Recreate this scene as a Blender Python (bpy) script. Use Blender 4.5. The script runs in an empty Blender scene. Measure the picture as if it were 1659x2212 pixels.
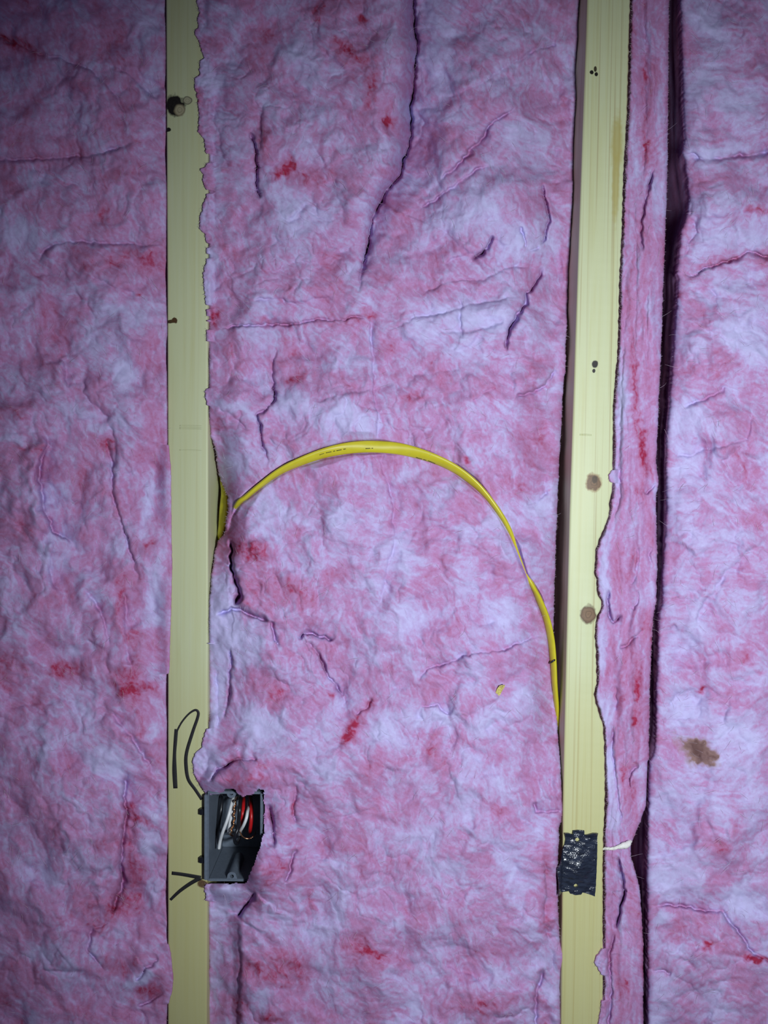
import bpy, bmesh, math, random
import numpy as np
from mathutils import Vector

scene = bpy.context.scene
col = scene.collection
W, H = 1659.0, 2212.0

# ------------------------------------------------------------------ camera
FPX = 1848.0
PITCH = math.radians(2.6)     # looking slightly down
ROLL = math.radians(0.62)
CAM = np.array([0.0, -0.85, 0.0386])
Fv = np.array([0.0, math.cos(PITCH), -math.sin(PITCH)])
R0 = np.array([1.0, 0.0, 0.0])
U0 = np.cross(R0, Fv)
# a plumb line leans to the right at its top: turn the camera the other way
Rv = R0 * math.cos(ROLL) + U0 * math.sin(ROLL)
Uv = -R0 * math.sin(ROLL) + U0 * math.cos(ROLL)
cam_data = bpy.data.cameras.new('camera')
cam = bpy.data.objects.new('camera', cam_data)
col.objects.link(cam)
from mathutils import Matrix
cam.matrix_world = Matrix(((Rv[0], Uv[0], -Fv[0], CAM[0]), (Rv[1], Uv[1], -Fv[1], CAM[1]),
                           (Rv[2], Uv[2], -Fv[2], CAM[2]), (0, 0, 0, 1)))
cam_data.sensor_fit = 'VERTICAL'
cam_data.angle = 2 * math.atan(H / 2 / FPX)
cam_data.clip_start = 0.01
scene.camera = cam

# ------------------------------------------------------------------ light and exposure
world = bpy.data.worlds.new('dim_room'); scene.world = world
world.use_nodes = True
bg = world.node_tree.nodes['Background']
bg.inputs['Color'].default_value = (0.36, 0.36, 0.62, 1)
bg.inputs['Strength'].default_value = 0.085
lamp = bpy.data.lights.new('work_lamp', 'SPOT')
lamp.spot_size = math.radians(97); lamp.spot_blend = 0.9
lamp.shadow_soft_size = 0.045
lamp.energy = 33.0
lamp.color = (0.88, 0.945, 1.0)
lamp_o = bpy.data.objects.new('work_lamp', lamp); col.objects.link(lamp_o)
lamp_o.location = (0.24, -0.85, -0.02)
lamp_o.rotation_euler = (Vector((0.18, 0.0, -0.10)) - lamp_o.location).to_track_quat('-Z', 'Y').to_euler()

vs = scene.view_settings
vs.view_transform = 'Standard'; vs.look = 'None'; vs.gamma = 1.0; vs.exposure = 0.0
vs.use_curve_mapping = False

# ------------------------------------------------------------------ helpers
def P(px, py, y=0.0):
    """the point of depth y (metres behind the stud faces) seen at photo pixel px, py"""
    px, py, y = np.broadcast_arrays(np.asarray(px, float), np.asarray(py, float), np.asarray(y, float))
    d = [Fv[i] * FPX + Rv[i] * (px - W / 2) - Uv[i] * (py - H / 2) for i in range(3)]
    t = (y - CAM[1]) / d[1]
    return CAM[0] + d[0] * t, y.copy(), CAM[2] + d[2] * t

def Pv(px, py, y=0.0):
    a = P(px, py, y)
    return Vector((float(a[0]), float(a[1]), float(a[2])))

def tag(o, label=None, cat=None, group=None, kind=None):
    if label: o['label'] = label
    if cat: o['category'] = cat
    if group: o['group'] = group
    if kind: o['kind'] = kind
    return o

def link(name, me, mat=None, parent=None):
    o = bpy.data.objects.new(name, me)
    col.objects.link(o)
    if mat is not None: me.materials.append(mat)
    if parent is not None:
        o.parent = parent
        o.matrix_parent_inverse = parent.matrix_world.inverted()
    return o

def empty(name, loc):
    o = bpy.data.objects.new(name, None); col.objects.link(o)
    o.location = loc; o.empty_display_size = 0.01
    o.matrix_world = Matrix.Translation(loc)
    return o

def recentre(o):
    """move the origin of a top-level mesh to its own base"""
    me = o.data
    n = len(me.vertices)
    a = np.empty(n * 3, np.float32); me.vertices.foreach_get('co', a); a = a.reshape(-1, 3)
    c = (a.min(0) + a.max(0)) / 2; c[2] = a[:, 2].min()
    a -= c
    me.vertices.foreach_set('co', a.ravel()); me.update()
    o.location = c.tolist()
    o.matrix_world = Matrix.Translation(c.tolist())

def np_mesh(name, verts, quads, smooth=True):
    me = bpy.data.meshes.new(name)
    verts = np.asarray(verts, np.float32); quads = np.asarray(quads, np.int32)
    k = quads.shape[1]
    me.vertices.add(len(verts)); me.vertices.foreach_set('co', verts.ravel())
    me.loops.add(quads.size); me.loops.foreach_set('vertex_index', quads.ravel())
    me.polygons.add(len(quads))
    me.polygons.foreach_set('loop_start', np.arange(0, quads.size, k, dtype=np.int32))
    me.polygons.foreach_set('loop_total', np.full(len(quads), k, np.int32))
    me.update(calc_edges=True); me.validate()
    if smooth: me.polygons.foreach_set('use_smooth', np.ones(len(quads), bool))
    return me

def sweep(pts, ra, rb=None, n=12, up=(0, -1, 0), twist=None, caps=True, smooth_n=6):
    """tube with an elliptical section along 3-D points; ra across, rb towards 'up'"""
    pts = np.array([tuple(p) for p in pts], float)
    m = len(pts)
    ra = np.broadcast_to(np.asarray(ra, float), (m,)); rb = ra if rb is None else np.broadcast_to(np.asarray(rb, float), (m,))
    tw = np.zeros(m) if twist is None else np.asarray(twist, float)
    if smooth_n > 1:
        s = np.linspace(0, m - 1, (m - 1) * smooth_n + 1)
        def cr(v):
            i = np.clip(s.astype(int), 0, m - 2); f = s - i
            p0 = v[np.clip(i - 1, 0, m - 1)]; p1 = v[i]; p2 = v[i + 1]; p3 = v[np.clip(i + 2, 0, m - 1)]
            f = f[:, None] if v.ndim == 2 else f
            return 0.5 * (2 * p1 + (p2 - p0) * f + (2 * p0 - 5 * p1 + 4 * p2 - p3) * f ** 2 + (3 * p1 - p0 - 3 * p2 + p3) * f ** 3)
        pts, ra, rb, tw = cr(pts), cr(np.array(ra)), cr(np.array(rb)), cr(tw)
        m = len(pts)
    T = np.gradient(pts, axis=0); T /= np.linalg.norm(T, axis=1)[:, None] + 1e-12
    upv = np.array(up, float)
    A = np.cross(T, upv); A /= np.linalg.norm(A, axis=1)[:, None] + 1e-12
    B = np.cross(A, T)
    ang = np.linspace(0, 2 * math.pi, n, endpoint=False)
    c, s_ = np.cos(tw)[:, None], np.sin(tw)[:, None]
    A2 = A * c + B * s_; B2 = -A * s_ + B * c
    V = (pts[:, None, :] + A2[:, None, :] * (np.cos(ang)[None, :, None] * ra[:, None, None])
         + B2[:, None, :] * (np.sin(ang)[None, :, None] * rb[:, None, None])).reshape(-1, 3)
    i = np.arange(m - 1)[:, None] * n; j = np.arange(n)[None, :]; j2 = (j + 1) % n
    Q = np.stack([i + j, i + j2, i + n + j2, i + n + j], -1).reshape(-1, 4)
    me = np_mesh('tube', V, Q)
    if caps:
        bm = bmesh.new(); bm.from_mesh(me); bm.verts.ensure_lookup_table()
        bm.faces.new([bm.verts[k] for k in range(n)][::-1])
        bm.faces.new([bm.verts[(m - 1) * n + k] for k in range(n)])
        bmesh.ops.recalc_face_normals(bm, faces=bm.faces)
        bm.to_mesh(me); bm.free()
    return me

# ---- noise (numpy gradient noise)
_rng = np.random.RandomState(7)
_perm = _rng.permutation(256); _perm = np.concatenate([_perm, _perm, _perm])
_ga = _rng.rand(256) * 2 * math.pi
_gx, _gy = np.cos(_ga).astype(np.float32), np.sin(_ga).astype(np.float32)

def perlin(x, y, seed=0):
    x = x.astype(np.float32) + seed * 17.31; y = y.astype(np.float32) + seed * 9.77
    xi = np.floor(x).astype(np.int32); yi = np.floor(y).astype(np.int32)
    fx = x - xi; fy = y - yi
    u = fx * fx * fx * (fx * (fx * 6 - 15) + 10); v = fy * fy * fy * (fy * (fy * 6 - 15) + 10)
    xi &= 255; yi &= 255
    def g(a, b, dx, dy):
        h = _perm[_perm[a] + b]
        return _gx[h] * dx + _gy[h] * dy
    n00 = g(xi, yi, fx, fy); n10 = g(xi + 1, yi, fx - 1, fy)
    n01 = g(xi, yi + 1, fx, fy - 1); n11 = g(xi + 1, yi + 1, fx - 1, fy - 1)
    return 1.45 * ((n00 * (1 - u) + n10 * u) * (1 - v) + (n01 * (1 - u) + n11 * u) * v)

def fbm(x, y, seed=0, octv=4, gain=0.5):
    a, s, t = 1.0, 0.0, 0.0
    for o in range(octv):
        s = s + a * perlin(x * 2 ** o, y * 2 ** o, seed + o * 3); t += a; a *= gain
    return s / t

def smooth(a, b, x):
    t = np.clip((x - a) / (b - a), 0, 1)
    return t * t * (3 - 2 * t)

def polyline_field(px, py, pts, reach):
    """distance and signed side (+ = right of travel when going down) to a polyline, only inside its reach"""
    pts = np.asarray(pts, float)
    x0, y0 = pts.min(0) - reach; x1, y1 = pts.max(0) + reach
    idx = np.nonzero((px > x0) & (px < x1) & (py > y0) & (py < y1))[0]
    if len(idx) == 0: return idx, np.zeros(0), np.zeros(0), np.zeros(0), np.zeros(0, bool)
    qx, qy = px[idx], py[idx]
    lampside = np.zeros(len(idx)); best = np.full(len(idx), 1e9); side = np.zeros(len(idx)); tt = np.zeros(len(idx))
    seg = np.diff(pts, axis=0); L = np.hypot(seg[:, 0], seg[:, 1]); cum = np.concatenate([[0], np.cumsum(L)]); tot = cum[-1]
    for k in range(len(seg)):
        dx, dy = qx - pts[k, 0], qy - pts[k, 1]
        t = np.clip((dx * seg[k, 0] + dy * seg[k, 1]) / (L[k] ** 2 + 1e-9), 0, 1)
        ex, ey = dx - t * seg[k, 0], dy - t * seg[k, 1]
        d = np.hypot(ex, ey)
        m = d < best
        best[m] = d[m]
        lampside[m] = (ex * (1500 - qx) + ey * (1150 - qy))[m]
        side[m] = -np.sign(seg[k, 0] * dy - seg[k, 1] * dx)[m]
        tt[m] = ((cum[k] + t * L[k]) / tot)[m]
    return idx, best, side, tt, lampside > 0

# ------------------------------------------------------------------ materials
def new_mat(name):
    m = bpy.data.materials.new(name); m.use_nodes = True
    nt = m.node_tree
    return m, nt, nt.nodes['Principled BSDF']

def N(nt, typ, **kw):
    n = nt.nodes.new(typ)
    for k, v in kw.items():
        if k in n.inputs: n.inputs[k].default_value = v
        else: setattr(n, k, v)
    return n

def ramp(nt, fac, stops):
    r = nt.nodes.new('ShaderNodeValToRGB')
    e = r.color_ramp.elements
    while len(e) < len(stops): e.new(0.5)
    for i, (p, c) in enumerate(stops):
        e[i].position = p; e[i].color = (*c, 1)
    nt.links.new(fac, r.inputs['Fac'])
    return r.outputs['Color']

def mixc(nt, fac, a, b, mode='MIX'):
    n = nt.nodes.new('ShaderNodeMix'); n.data_type = 'RGBA'; n.blend_type = mode
    for s, v in ((n.inputs[0], fac), (n.inputs[6], a), (n.inputs[7], b)):
        if hasattr(v, 'is_linked'): nt.links.new(v, s)
        elif isinstance(v, tuple): s.default_value = (*v, 1)
        else: s.default_value = v
    return n.outputs[2]

def math_n(nt, op, a, b=None, clamp=False):
    n = nt.nodes.new('ShaderNodeMath'); n.operation = op; n.use_clamp = clamp
    for s, v in ((n.inputs[0], a), (n.inputs[1], b)):
        if v is None: continue
        if hasattr(v, 'is_linked'): nt.links.new(v, s)
        else: s.default_value = v
    return n.outputs[0]

def plain(name, colr, rough=0.5, noise=0.0, scale=200, metal=0.0, bump=0.0, spec=0.5):
    m, nt, b = new_mat(name)
    pos = N(nt, 'ShaderNodeNewGeometry').outputs['Position']
    t = N(nt, 'ShaderNodeTexNoise', Scale=scale, Detail=4.0)
    nt.links.new(pos, t.inputs['Vector'])
    lo = tuple(c * (1 - noise) for c in colr); hi = tuple(min(1, c * (1 + noise)) for c in colr)
    c = ramp(nt, t.outputs['Fac'], [(0.3, lo), (0.7, hi)])
    nt.links.new(c, b.inputs['Base Color'])
    b.inputs['Roughness'].default_value = rough; b.inputs['Metallic'].default_value = metal
    b.inputs['Specular IOR Level'].default_value = spec
    if bump:
        bp = N(nt, 'ShaderNodeBump', Strength=bump, Distance=0.001)
        nt.links.new(t.outputs['Fac'], bp.inputs['Height']); nt.links.new(bp.outputs['Normal'], b.inputs['Normal'])
    return m

def insulation_mat():
    m, nt, b = new_mat('pink_glass_wool')
    pos = N(nt, 'ShaderNodeNewGeometry').outputs['Position']
    dye = N(nt, 'ShaderNodeAttribute', attribute_name='dye').outputs['Fac']
    stain = N(nt, 'ShaderNodeAttribute', attribute_name='stain').outputs['Fac']
    n1 = N(nt, 'ShaderNodeTexNoise', Scale=160.0, Detail=6.0, Roughness=0.65, Distortion=0.9)
    nt.links.new(pos, n1.inputs['Vector'])
    n2 = N(nt, 'ShaderNodeTexNoise', Scale=650.0, Detail=3.0, Roughness=0.7, Distortion=0.4)
    nt.links.new(pos, n2.inputs['Vector'])
    f = math_n(nt, 'ADD', dye, math_n(nt, 'MULTIPLY', math_n(nt, 'SUBTRACT', n1.outputs['Fac'], 0.5), 0.55))
    f = math_n(nt, 'ADD', f, math_n(nt, 'MULTIPLY', math_n(nt, 'SUBTRACT', n2.outputs['Fac'], 0.5), 0.22), clamp=True)
    c = ramp(nt, f, [(0.0, (0.54, 0.505, 0.79)), (0.22, (0.49, 0.40, 0.67)), (0.45, (0.475, 0.255, 0.485)), (0.68, (0.44, 0.175, 0.34)), (0.88, (0.39, 0.08, 0.175)), (1.0, (0.34, 0.03, 0.075))])
    s = math_n(nt, 'ADD', stain, math_n(nt, 'MULTIPLY', math_n(nt, 'SUBTRACT', n1.outputs['Fac'], 0.5), math_n(nt, 'MULTIPLY', stain, 0.8)), clamp=True)
    sc = ramp(nt, s, [(0.0, (0.46, 0.33, 0.36)), (0.4, (0.30, 0.19, 0.18)), (1.0, (0.16, 0.09, 0.085))])
    sf = ramp(nt, s, [(0.08, (0, 0, 0)), (0.45, (1, 1, 1))])
    c = mixc(nt, sf, c, sc)
    nt.links.new(c, b.inputs['Base Color'])
    b.inputs['Roughness'].default_value = 1.0
    b.inputs['Specular IOR Level'].default_value = 0.0
    n3 = N(nt, 'ShaderNodeTexNoise', Scale=420.0, Detail=5.0, Roughness=0.7, Distortion=1.2)
    nt.links.new(pos, n3.inputs['Vector'])
    bp = N(nt, 'ShaderNodeBump', Strength=0.16, Distance=0.0014)
    nt.links.new(n3.outputs['Fac'], bp.inputs['Height']); nt.links.new(bp.outputs['Normal'], b.inputs['Normal'])
    return m

def wood_mat(name, knots, tone=1.0, grain=0.5, sap=None):
    """pale pine; knots: (px, py, rx_px, rz_px, core, ring, dark_ring_strength)"""
    m, nt, b = new_mat(name)
    pos = N(nt, 'ShaderNodeNewGeometry').outputs['Position']
    mp = N(nt, 'ShaderNodeMapping'); mp.inputs['Scale'].default_value = (150, 150, 4.5)
    nt.links.new(pos, mp.inputs['Vector'])
    n = N(nt, 'ShaderNodeTexNoise', Scale=1.0, Detail=5.0, Roughness=0.6, Distortion=0.6)
    nt.links.new(mp.outputs['Vector'], n.inputs['Vector'])
    base = ramp(nt, n.outputs['Fac'], [(0.25, tuple(v * tone for v in (0.55, 0.56, 0.28))), (0.5, tuple(v * tone for v in (0.585, 0.62, 0.36))), (0.8, tuple(v * tone for v in (0.61, 0.655, 0.42)))])
    mp2 = N(nt, 'ShaderNodeMapping'); mp2.inputs['Scale'].default_value = (330, 330, 2.2)
    nt.links.new(pos, mp2.inputs['Vector'])
    n2 = N(nt, 'ShaderNodeTexNoise', Scale=1.0, Detail=2.0, Roughness=0.5, Distortion=0.3)
    nt.links.new(mp2.outputs['Vector'], n2.inputs['Vector'])
    lines = ramp(nt, n2.outputs['Fac'], [(0.55, (0, 0, 0)), (0.66, (1, 1, 1))])
    c = mixc(nt, math_n(nt, 'MULTIPLY', lines, grain), base, tuple(v * tone for v in (0.42, 0.375, 0.19)))
    # broad tone changes along the length
    n4 = N(nt, 'ShaderNodeTexNoise', Scale=6.0, Detail=2.0)
    nt.links.new(pos, n4.inputs['Vector'])
    c = mixc(nt, math_n(nt, 'MULTIPLY', n4.outputs['Fac'], 0.22), c, (0.64, 0.68, 0.47))
    # yellower heartwood towards the lower end
    sep = N(nt, 'ShaderNodeSeparateXYZ'); nt.links.new(pos, sep.inputs[0])
    zz = math_n(nt, 'ADD', sep.outputs['Z'], math_n(nt, 'MULTIPLY', n4.outputs['Fac'], 0.12))
    yel = ramp(nt, math_n(nt, 'ADD', math_n(nt, 'MULTIPLY', zz, 1.0), 0.5), [(0.22, (0.6, 0.6, 0.6)), (0.42, (0, 0, 0))])
    c = mixc(nt, yel, c, tuple(v * tone for v in (0.56, 0.51, 0.20)))
    wob = N(nt, 'ShaderNodeTexNoise', Scale=160.0, Detail=3.0)
    nt.links.new(pos, wob.inputs['Vector'])
    wb = N(nt, 'ShaderNodeVectorMath', operation='SUBTRACT'); nt.links.new(wob.outputs['Color'], wb.inputs[0]); wb.inputs[1].default_value = (.5, .5, .5)
    for (kx, ky, rx, rz, core, ring, wobble) in knots:
        k = Pv(kx, ky, 0)
        sub = N(nt, 'ShaderNodeVectorMath', operation='SUBTRACT'); nt.links.new(pos, sub.inputs[0]); sub.inputs[1].default_value = k
        mul = N(nt, 'ShaderNodeVectorMath', operation='MULTIPLY'); nt.links.new(sub.outputs[0], mul.inputs[0])
        mul.inputs[1].default_value = (1 / (rx * 0.00046), 1 / 0.02, 1 / (rz * 0.00046))
        wv = N(nt, 'ShaderNodeVectorMath', operation='SCALE'); nt.links.new(wb.outputs[0], wv.inputs[0]); wv.inputs['Scale'].default_value = wobble
        ad = N(nt, 'ShaderNodeVectorMath', operation='ADD'); nt.links.new(mul.outputs[0], ad.inputs[0]); nt.links.new(wv.outputs[0], ad.inputs[1])
        ln = N(nt, 'ShaderNodeVectorMath', operation='LENGTH'); nt.links.new(ad.outputs[0], ln.inputs[0])
        d = ln.outputs['Value']
        d5 = math_n(nt, 'MULTIPLY', d, 0.5)
        mask = ramp(nt, d5, [(0.46, (1, 1, 1)), (0.60, (0, 0, 0))])
        kc = ramp(nt, d5, [(0.0, core), (0.13, tuple(v * 1.35 for v in core)), (0.20, tuple(v * .8 for v in core)), (0.28, tuple(v * 1.25 for v in core)), (0.40, core), (0.47, ring)])
        c = mixc(nt, mask, c, kc)
    if sap:
        for (kx, ky, rx, rz) in sap:
            k = Pv(kx, ky, 0)
            sub = N(nt, 'ShaderNodeVectorMath', operation='SUBTRACT'); nt.links.new(pos, sub.inputs[0]); sub.inputs[1].default_value = k
            mul = N(nt, 'ShaderNodeVectorMath', operation='MULTIPLY'); nt.links.new(sub.outputs[0], mul.inputs[0])
            mul.inputs[1].default_value = (1 / (rx * 0.00046), 0, 1 / (rz * 0.00046))
            wv = N(nt, 'ShaderNodeVectorMath', operation='SCALE'); nt.links.new(wb.outputs[0], wv.inputs[0]); wv.inputs['Scale'].default_value = 0.9
            ad = N(nt, 'ShaderNodeVectorMath', operation='ADD'); nt.links.new(mul.outputs[0], ad.inputs[0]); nt.links.new(wv.outputs[0], ad.inputs[1])
            ln = N(nt, 'ShaderNodeVectorMath', operation='LENGTH'); nt.links.new(ad.outputs[0], ln.inputs[0])
            mask = ramp(nt, math_n(nt, 'MULTIPLY', ln.outputs['Value'], 0.5), [(0.3, (0.75, 0.75, 0.75)), (0.6, (0, 0, 0))])
            c = mixc(nt, mask, c, (0.44, 0.38, 0.12))
    nt.links.new(c, b.inputs['Base Color'])
    b.inputs['Roughness'].default_value = 0.48
    b.inputs['Specular IOR Level'].default_value = 0.35
    mp3 = N(nt, 'ShaderNodeMapping'); mp3.inputs['Scale'].default_value = (60, 60, 140)
    nt.links.new(pos, mp3.inputs['Vector'])
    n3 = N(nt, 'ShaderNodeTexNoise', Scale=1.0, Detail=3.0)
    nt.links.new(mp3.outputs['Vector'], n3.inputs['Vector'])
    bp = N(nt, 'ShaderNodeBump', Strength=0.10, Distance=0.0006)
    nt.links.new(n3.outputs['Fac'], bp.inputs['Height']); nt.links.new(bp.outputs['Normal'], b.inputs['Normal'])
    return m

BR, DK = (0.15, 0.085, 0.04), (0.012, 0.01, 0.008)
M_ins = insulation_mat()
M_woodL = wood_mat('pine_smooth', [
    (378, 228, 19, 21, DK, DK, 1.0), (388, 238, 11, 12, (0.30, 0.27, 0.17), (0.20, 0.17, 0.1), .5),
    (405, 217, 9, 8, (0.32, 0.31, 0.2), (0.10, 0.09, 0.06), .5), (368, 695, 9, 4, (0.05, .03, .01), (0.05, .03, .01), 1.5), (377, 692, 6, 6, (0.06, .03, .01), (0.08, .05, .02), 1.5),
    (364, 280, 5, 4, DK, DK, 1.0), (437, 1909, 11, 8, (0.10, 0.06, 0.03), (0.16, 0.10, 0.04), .8)], tone=0.86, grain=0.16)
M_woodR = wood_mat('pine_knotty', [
    (1283, 1043, 17, 19, BR, (0.34, 0.26, 0.13), .9), (1285, 1036, 7, 8, (0.06, 0.035, .015), (0.10, 0.06, .03), 1.2), (1271, 1327, 16, 19, (0.17, 0.105, 0.06), (0.11, 0.06, 0.03), .7),
    (1285, 786, 6, 8, DK, (0.03, .025, .02), .8), (1283, 801, 3.2, 4, DK, DK, .5),
    (1278, 156, 4, 4, DK, DK, .6), (1288, 160, 3.4, 4, DK, DK, .6), (1286, 149, 3, 5, (0.05, .04, .02), DK, .6),
    (1224, 1205, 2, 8, DK, DK, .5)],
    tone=1.0, grain=0.85, sap=[(1333, 310, 13, 60), (1330, 400, 8, 80)])
M_marker = plain('black_marker_ink', (0.012, 0.012, 0.014), 0.55, 0.3, 900)
M_cable = plain('yellow_cable_jacket', (0.56, 0.50, 0.025), 0.33, 0.05, 120)
M_print = plain('cable_print', (0.10, 0.09, 0.01), 0.6)
M_box = plain('grey_box_plastic', (0.13, 0.16, 0.205), 0.42, 0.10, 300, bump=0.05)
M_whitew = plain('white_wire_sleeve', (0.72, 0.74, 0.76), 0.35, 0.05, 400)
M_blackw = plain('black_wire_sleeve', (0.012, 0.013, 0.018), 0.3, 0.2, 400)
M_redw = plain('red_wire_sleeve', (0.50, 0.012, 0.015), 0.35, 0.1, 400)
M_copper = plain('bare_copper', (0.80, 0.42, 0.22), 0.28, 0.15, 500, metal=1.0)
M_sheath = plain('brown_sheathing', (0.10, 0.06, 0.045), 0.9, 0.4, 80, bump=0.3)
M_white = plain('white_sealant', (0.80, 0.79, 0.74), 0.6, 0.06, 500, bump=0.15)
M_chip = plain('yellow_wood_chip', (0.52, 0.45, 0.14), 0.7, 0.35, 700)
M_fibre = plain('glass_fibre', (0.74, 0.62, 0.72), 0.6, 0.15, 100)

def plate_mat():
    m, nt, b = new_mat('black_plate_coating')
    pos = N(nt, 'ShaderNodeNewGeometry').outputs['Position']
    mp = N(nt, 'ShaderNodeMapping'); mp.inputs['Scale'].default_value = (130, 130, 480)
    nt.links.new(pos, mp.inputs['Vector'])
    n = N(nt, 'ShaderNodeTexNoise', Scale=1.0, Detail=3.0, Distortion=0.8)
    nt.links.new(mp.outputs['Vector'], n.inputs['Vector'])
    c = ramp(nt, n.outputs['Fac'], [(0.3, (0.012, 0.015, 0.026)), (0.75, (0.035, 0.045, 0.075))])
    nt.links.new(c, b.inputs['Base Color'])
    b.inputs['Roughness'].default_value = 0.16
    bp = N(nt, 'ShaderNodeBump', Strength=0.55, Distance=0.0015)
    nt.links.new(n.outputs['Fac'], bp.inputs['Height']); nt.links.new(bp.outputs['Normal'], b.inputs['Normal'])
    return m
M_plate = plate_mat()

# ------------------------------------------------------------------ the wall behind
def box_mesh(x0, x1, y0, y1, z0, z1, bevel=0.0):
    bm = bmesh.new()
    bmesh.ops.create_cube(bm, size=1.0)
    for v in bm.verts:
        v.co = Vector(((x0 + x1) / 2 + v.co.x * (x1 - x0), (y0 + y1) / 2 + v.co.y * (y1 - y0), (z0 + z1) / 2 + v.co.z * (z1 - z0)))
    if bevel: bmesh.ops.bevel(bm, geom=bm.edges[:], offset=bevel, segments=2, affect='EDGES')
    me = bpy.data.meshes.new('box'); bm.to_mesh(me); bm.free()
    return me

wb = link('wall_back', box_mesh(-0.70, 0.70, 0.0925, 0.104, -0.76, 0.76), M_sheath)
tag(wb, 'brown sheathing board behind the studs and pink insulation', kind='structure')

# ------------------------------------------------------------------ studs
PY0, PY1 = -420.0, 2632.0
def table(rows):
    a = np.array(rows, float)
    return lambda y: np.interp(y, a[:, 0], a[:, 1])

L_left = table([(-450, 357), (0, 358), (700, 361), (1106, 362), (2212, 362), (2650, 362)])
L_right = table([(-450, 449), (0, 449), (700, 449), (1106, 450), (2212, 447), (2650, 447)])
R_left = table([(-450, 1287), (0, 1269), (370, 1256), (740, 1243), (1108, 1231), (1480, 1222), (1700, 1217), (2212, 1212), (2650, 1206)])
R_right = table([(-450, 1374), (0, 1362), (234, 1356), (368, 1348), (502, 1344), (602, 1339), (736, 1336), (773, 1334), (824, 1329), (874, 1325), (974, 1325),
                 (1043, 1324), (1065, 1323), (1079, 1318), (1098, 1317), (1119, 1315), (1147, 1303), (1166, 1295), (1177, 1291), (1189, 1287), (1208, 1287),
                 (1236, 1284), (1250, 1289), (1274, 1290), (1286, 1293), (1299, 1300), (1314, 1299), (1331, 1291), (1350, 1287), (1379, 1286), (1398, 1288),
                 (1476, 1290), (1500, 1284), (1520, 1288), (1566, 1303), (1602, 1306), (1698, 1308), (1778, 1306), (1798, 1304), (1910, 1303), (2040, 1303), (2212, 1303), (2650, 1302)])

def stud(name, fl, fr, mat, wobble, seed):
    rows = np.arange(PY0, PY1 + 1, 4.0)
    xl, _, zl = P(fl(rows), rows, 0.0)
    rr = fr(rows) + wobble * perlin(rows / 11.0, rows * 0, seed)
    xr, _, zr = P(rr, rows, 0.0)
    z = (zl + zr) / 2
    depth, r = 0.0895, 0.0022
    sect = []
    for k in range(5):                                      # front left rounded edge
        a = math.pi / 2 * k / 4
        sect.append(('l', r - r * math.cos(a), r - r * math.sin(a)))
    for k in range(5):
        a = math.pi / 2 * k / 4
        sect.append(('r', -(r - r * math.sin(a)), r - r * math.cos(a)))
    sect += [('r', 0, depth), ('l', 0, depth)]
    cols = []
    for side, dx, y in sect:
        x = (xl if side == 'l' else xr) + dx
        cols.append(np.stack([x, np.full_like(x, y), z], -1))
    V = np.stack(cols, 1); m, n = V.shape[:2]
    V = V.reshape(-1, 3)
    i = np.arange(m - 1)[:, None] * n; j = np.arange(n)[None, :]; j2 = (j + 1) % n
    Q = np.stack([i + j, i + n + j, i + n + j2, i + j2], -1).reshape(-1, 4)
    me = np_mesh(name, V, Q, smooth=True)
    bm = bmesh.new(); bm.from_mesh(me); bm.verts.ensure_lookup_table()
    bm.faces.new([bm.verts[k] for k in range(n)]); bm.faces.new([bm.verts[(m - 1) * n + k] for k in range(n)][::-1])
    bmesh.ops.recalc_face_normals(bm, faces=bm.faces)
    bm.to_mesh(me); bm.free()
    try: me.set_sharp_from_angle(angle=math.radians(40))
    except Exception: pass
    o = link(name, me, mat); recentre(o)
    return o

studL = tag(stud('wall_stud', L_left, L_right, M_woodL, 0.0, 3),
            'pale pine stud with a black marker loop and arrow beside the electrical box', 'stud', 'wall studs')
studR = tag(stud('wall_stud', R_left, R_right, M_woodR, 1.6, 5),
            'knotty pine stud with a ragged edge carrying the black plate', 'stud', 'wall studs')

def ribbon(name, pts, widths, parent, mat, y=-0.00025, th=0.0002):
    w3 = [Pv(x, yy, y) for x, yy in pts]
    wd = np.array(widths, float) * 0.00046 / 2
    me = sweep(w3, wd, th, n=8, up=(0, -1, 0))
    return link(name, me, mat, parent)

ribbon('marker_line', [(381, 1575), (379, 1600), (377, 1630), (377, 1665), (379, 1703)], [8, 8, 7.5, 10, 9.5], studL, M_marker)
ribbon('marker_loop', [(382, 1580), (392, 1561), (407, 1543), (421, 1534), (428, 1538), (427, 1550), (416, 1582), (403, 1626), (402, 1656), (407, 1684), (422, 1706), (436, 1727)],
       [4, 4, 4, 5, 6, 6.5, 7, 7.5, 8, 7.5, 7, 7], studL, M_marker)
ribbon('marker_arrow_stroke', [(371, 1886), (395, 1889), (434, 1896)], [8, 8, 9], studL, M_marker)
ribbon('marker_arrow_stroke', [(434, 1896), (412, 1908), (388, 1925), (368, 1944)], [9, 8.5, 7.5, 6], studL, M_marker)
# two faint planer ridges across each stud face
for sx0, sx1, ys in ((388, 437, (919, 923, 926, 972)), (1252, 1278, (938, 940))):
    for yy in ys:
        ribbon('planer_mark', [(sx0, yy), ((sx0 + sx1) / 2, yy + .3), (sx1, yy + 1)], [1.6, 2.2, 1.6], studL if sx0 < 800 else studR, M_woodL if sx0 < 800 else M_woodR, y=0.0000, th=0.00022)

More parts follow.
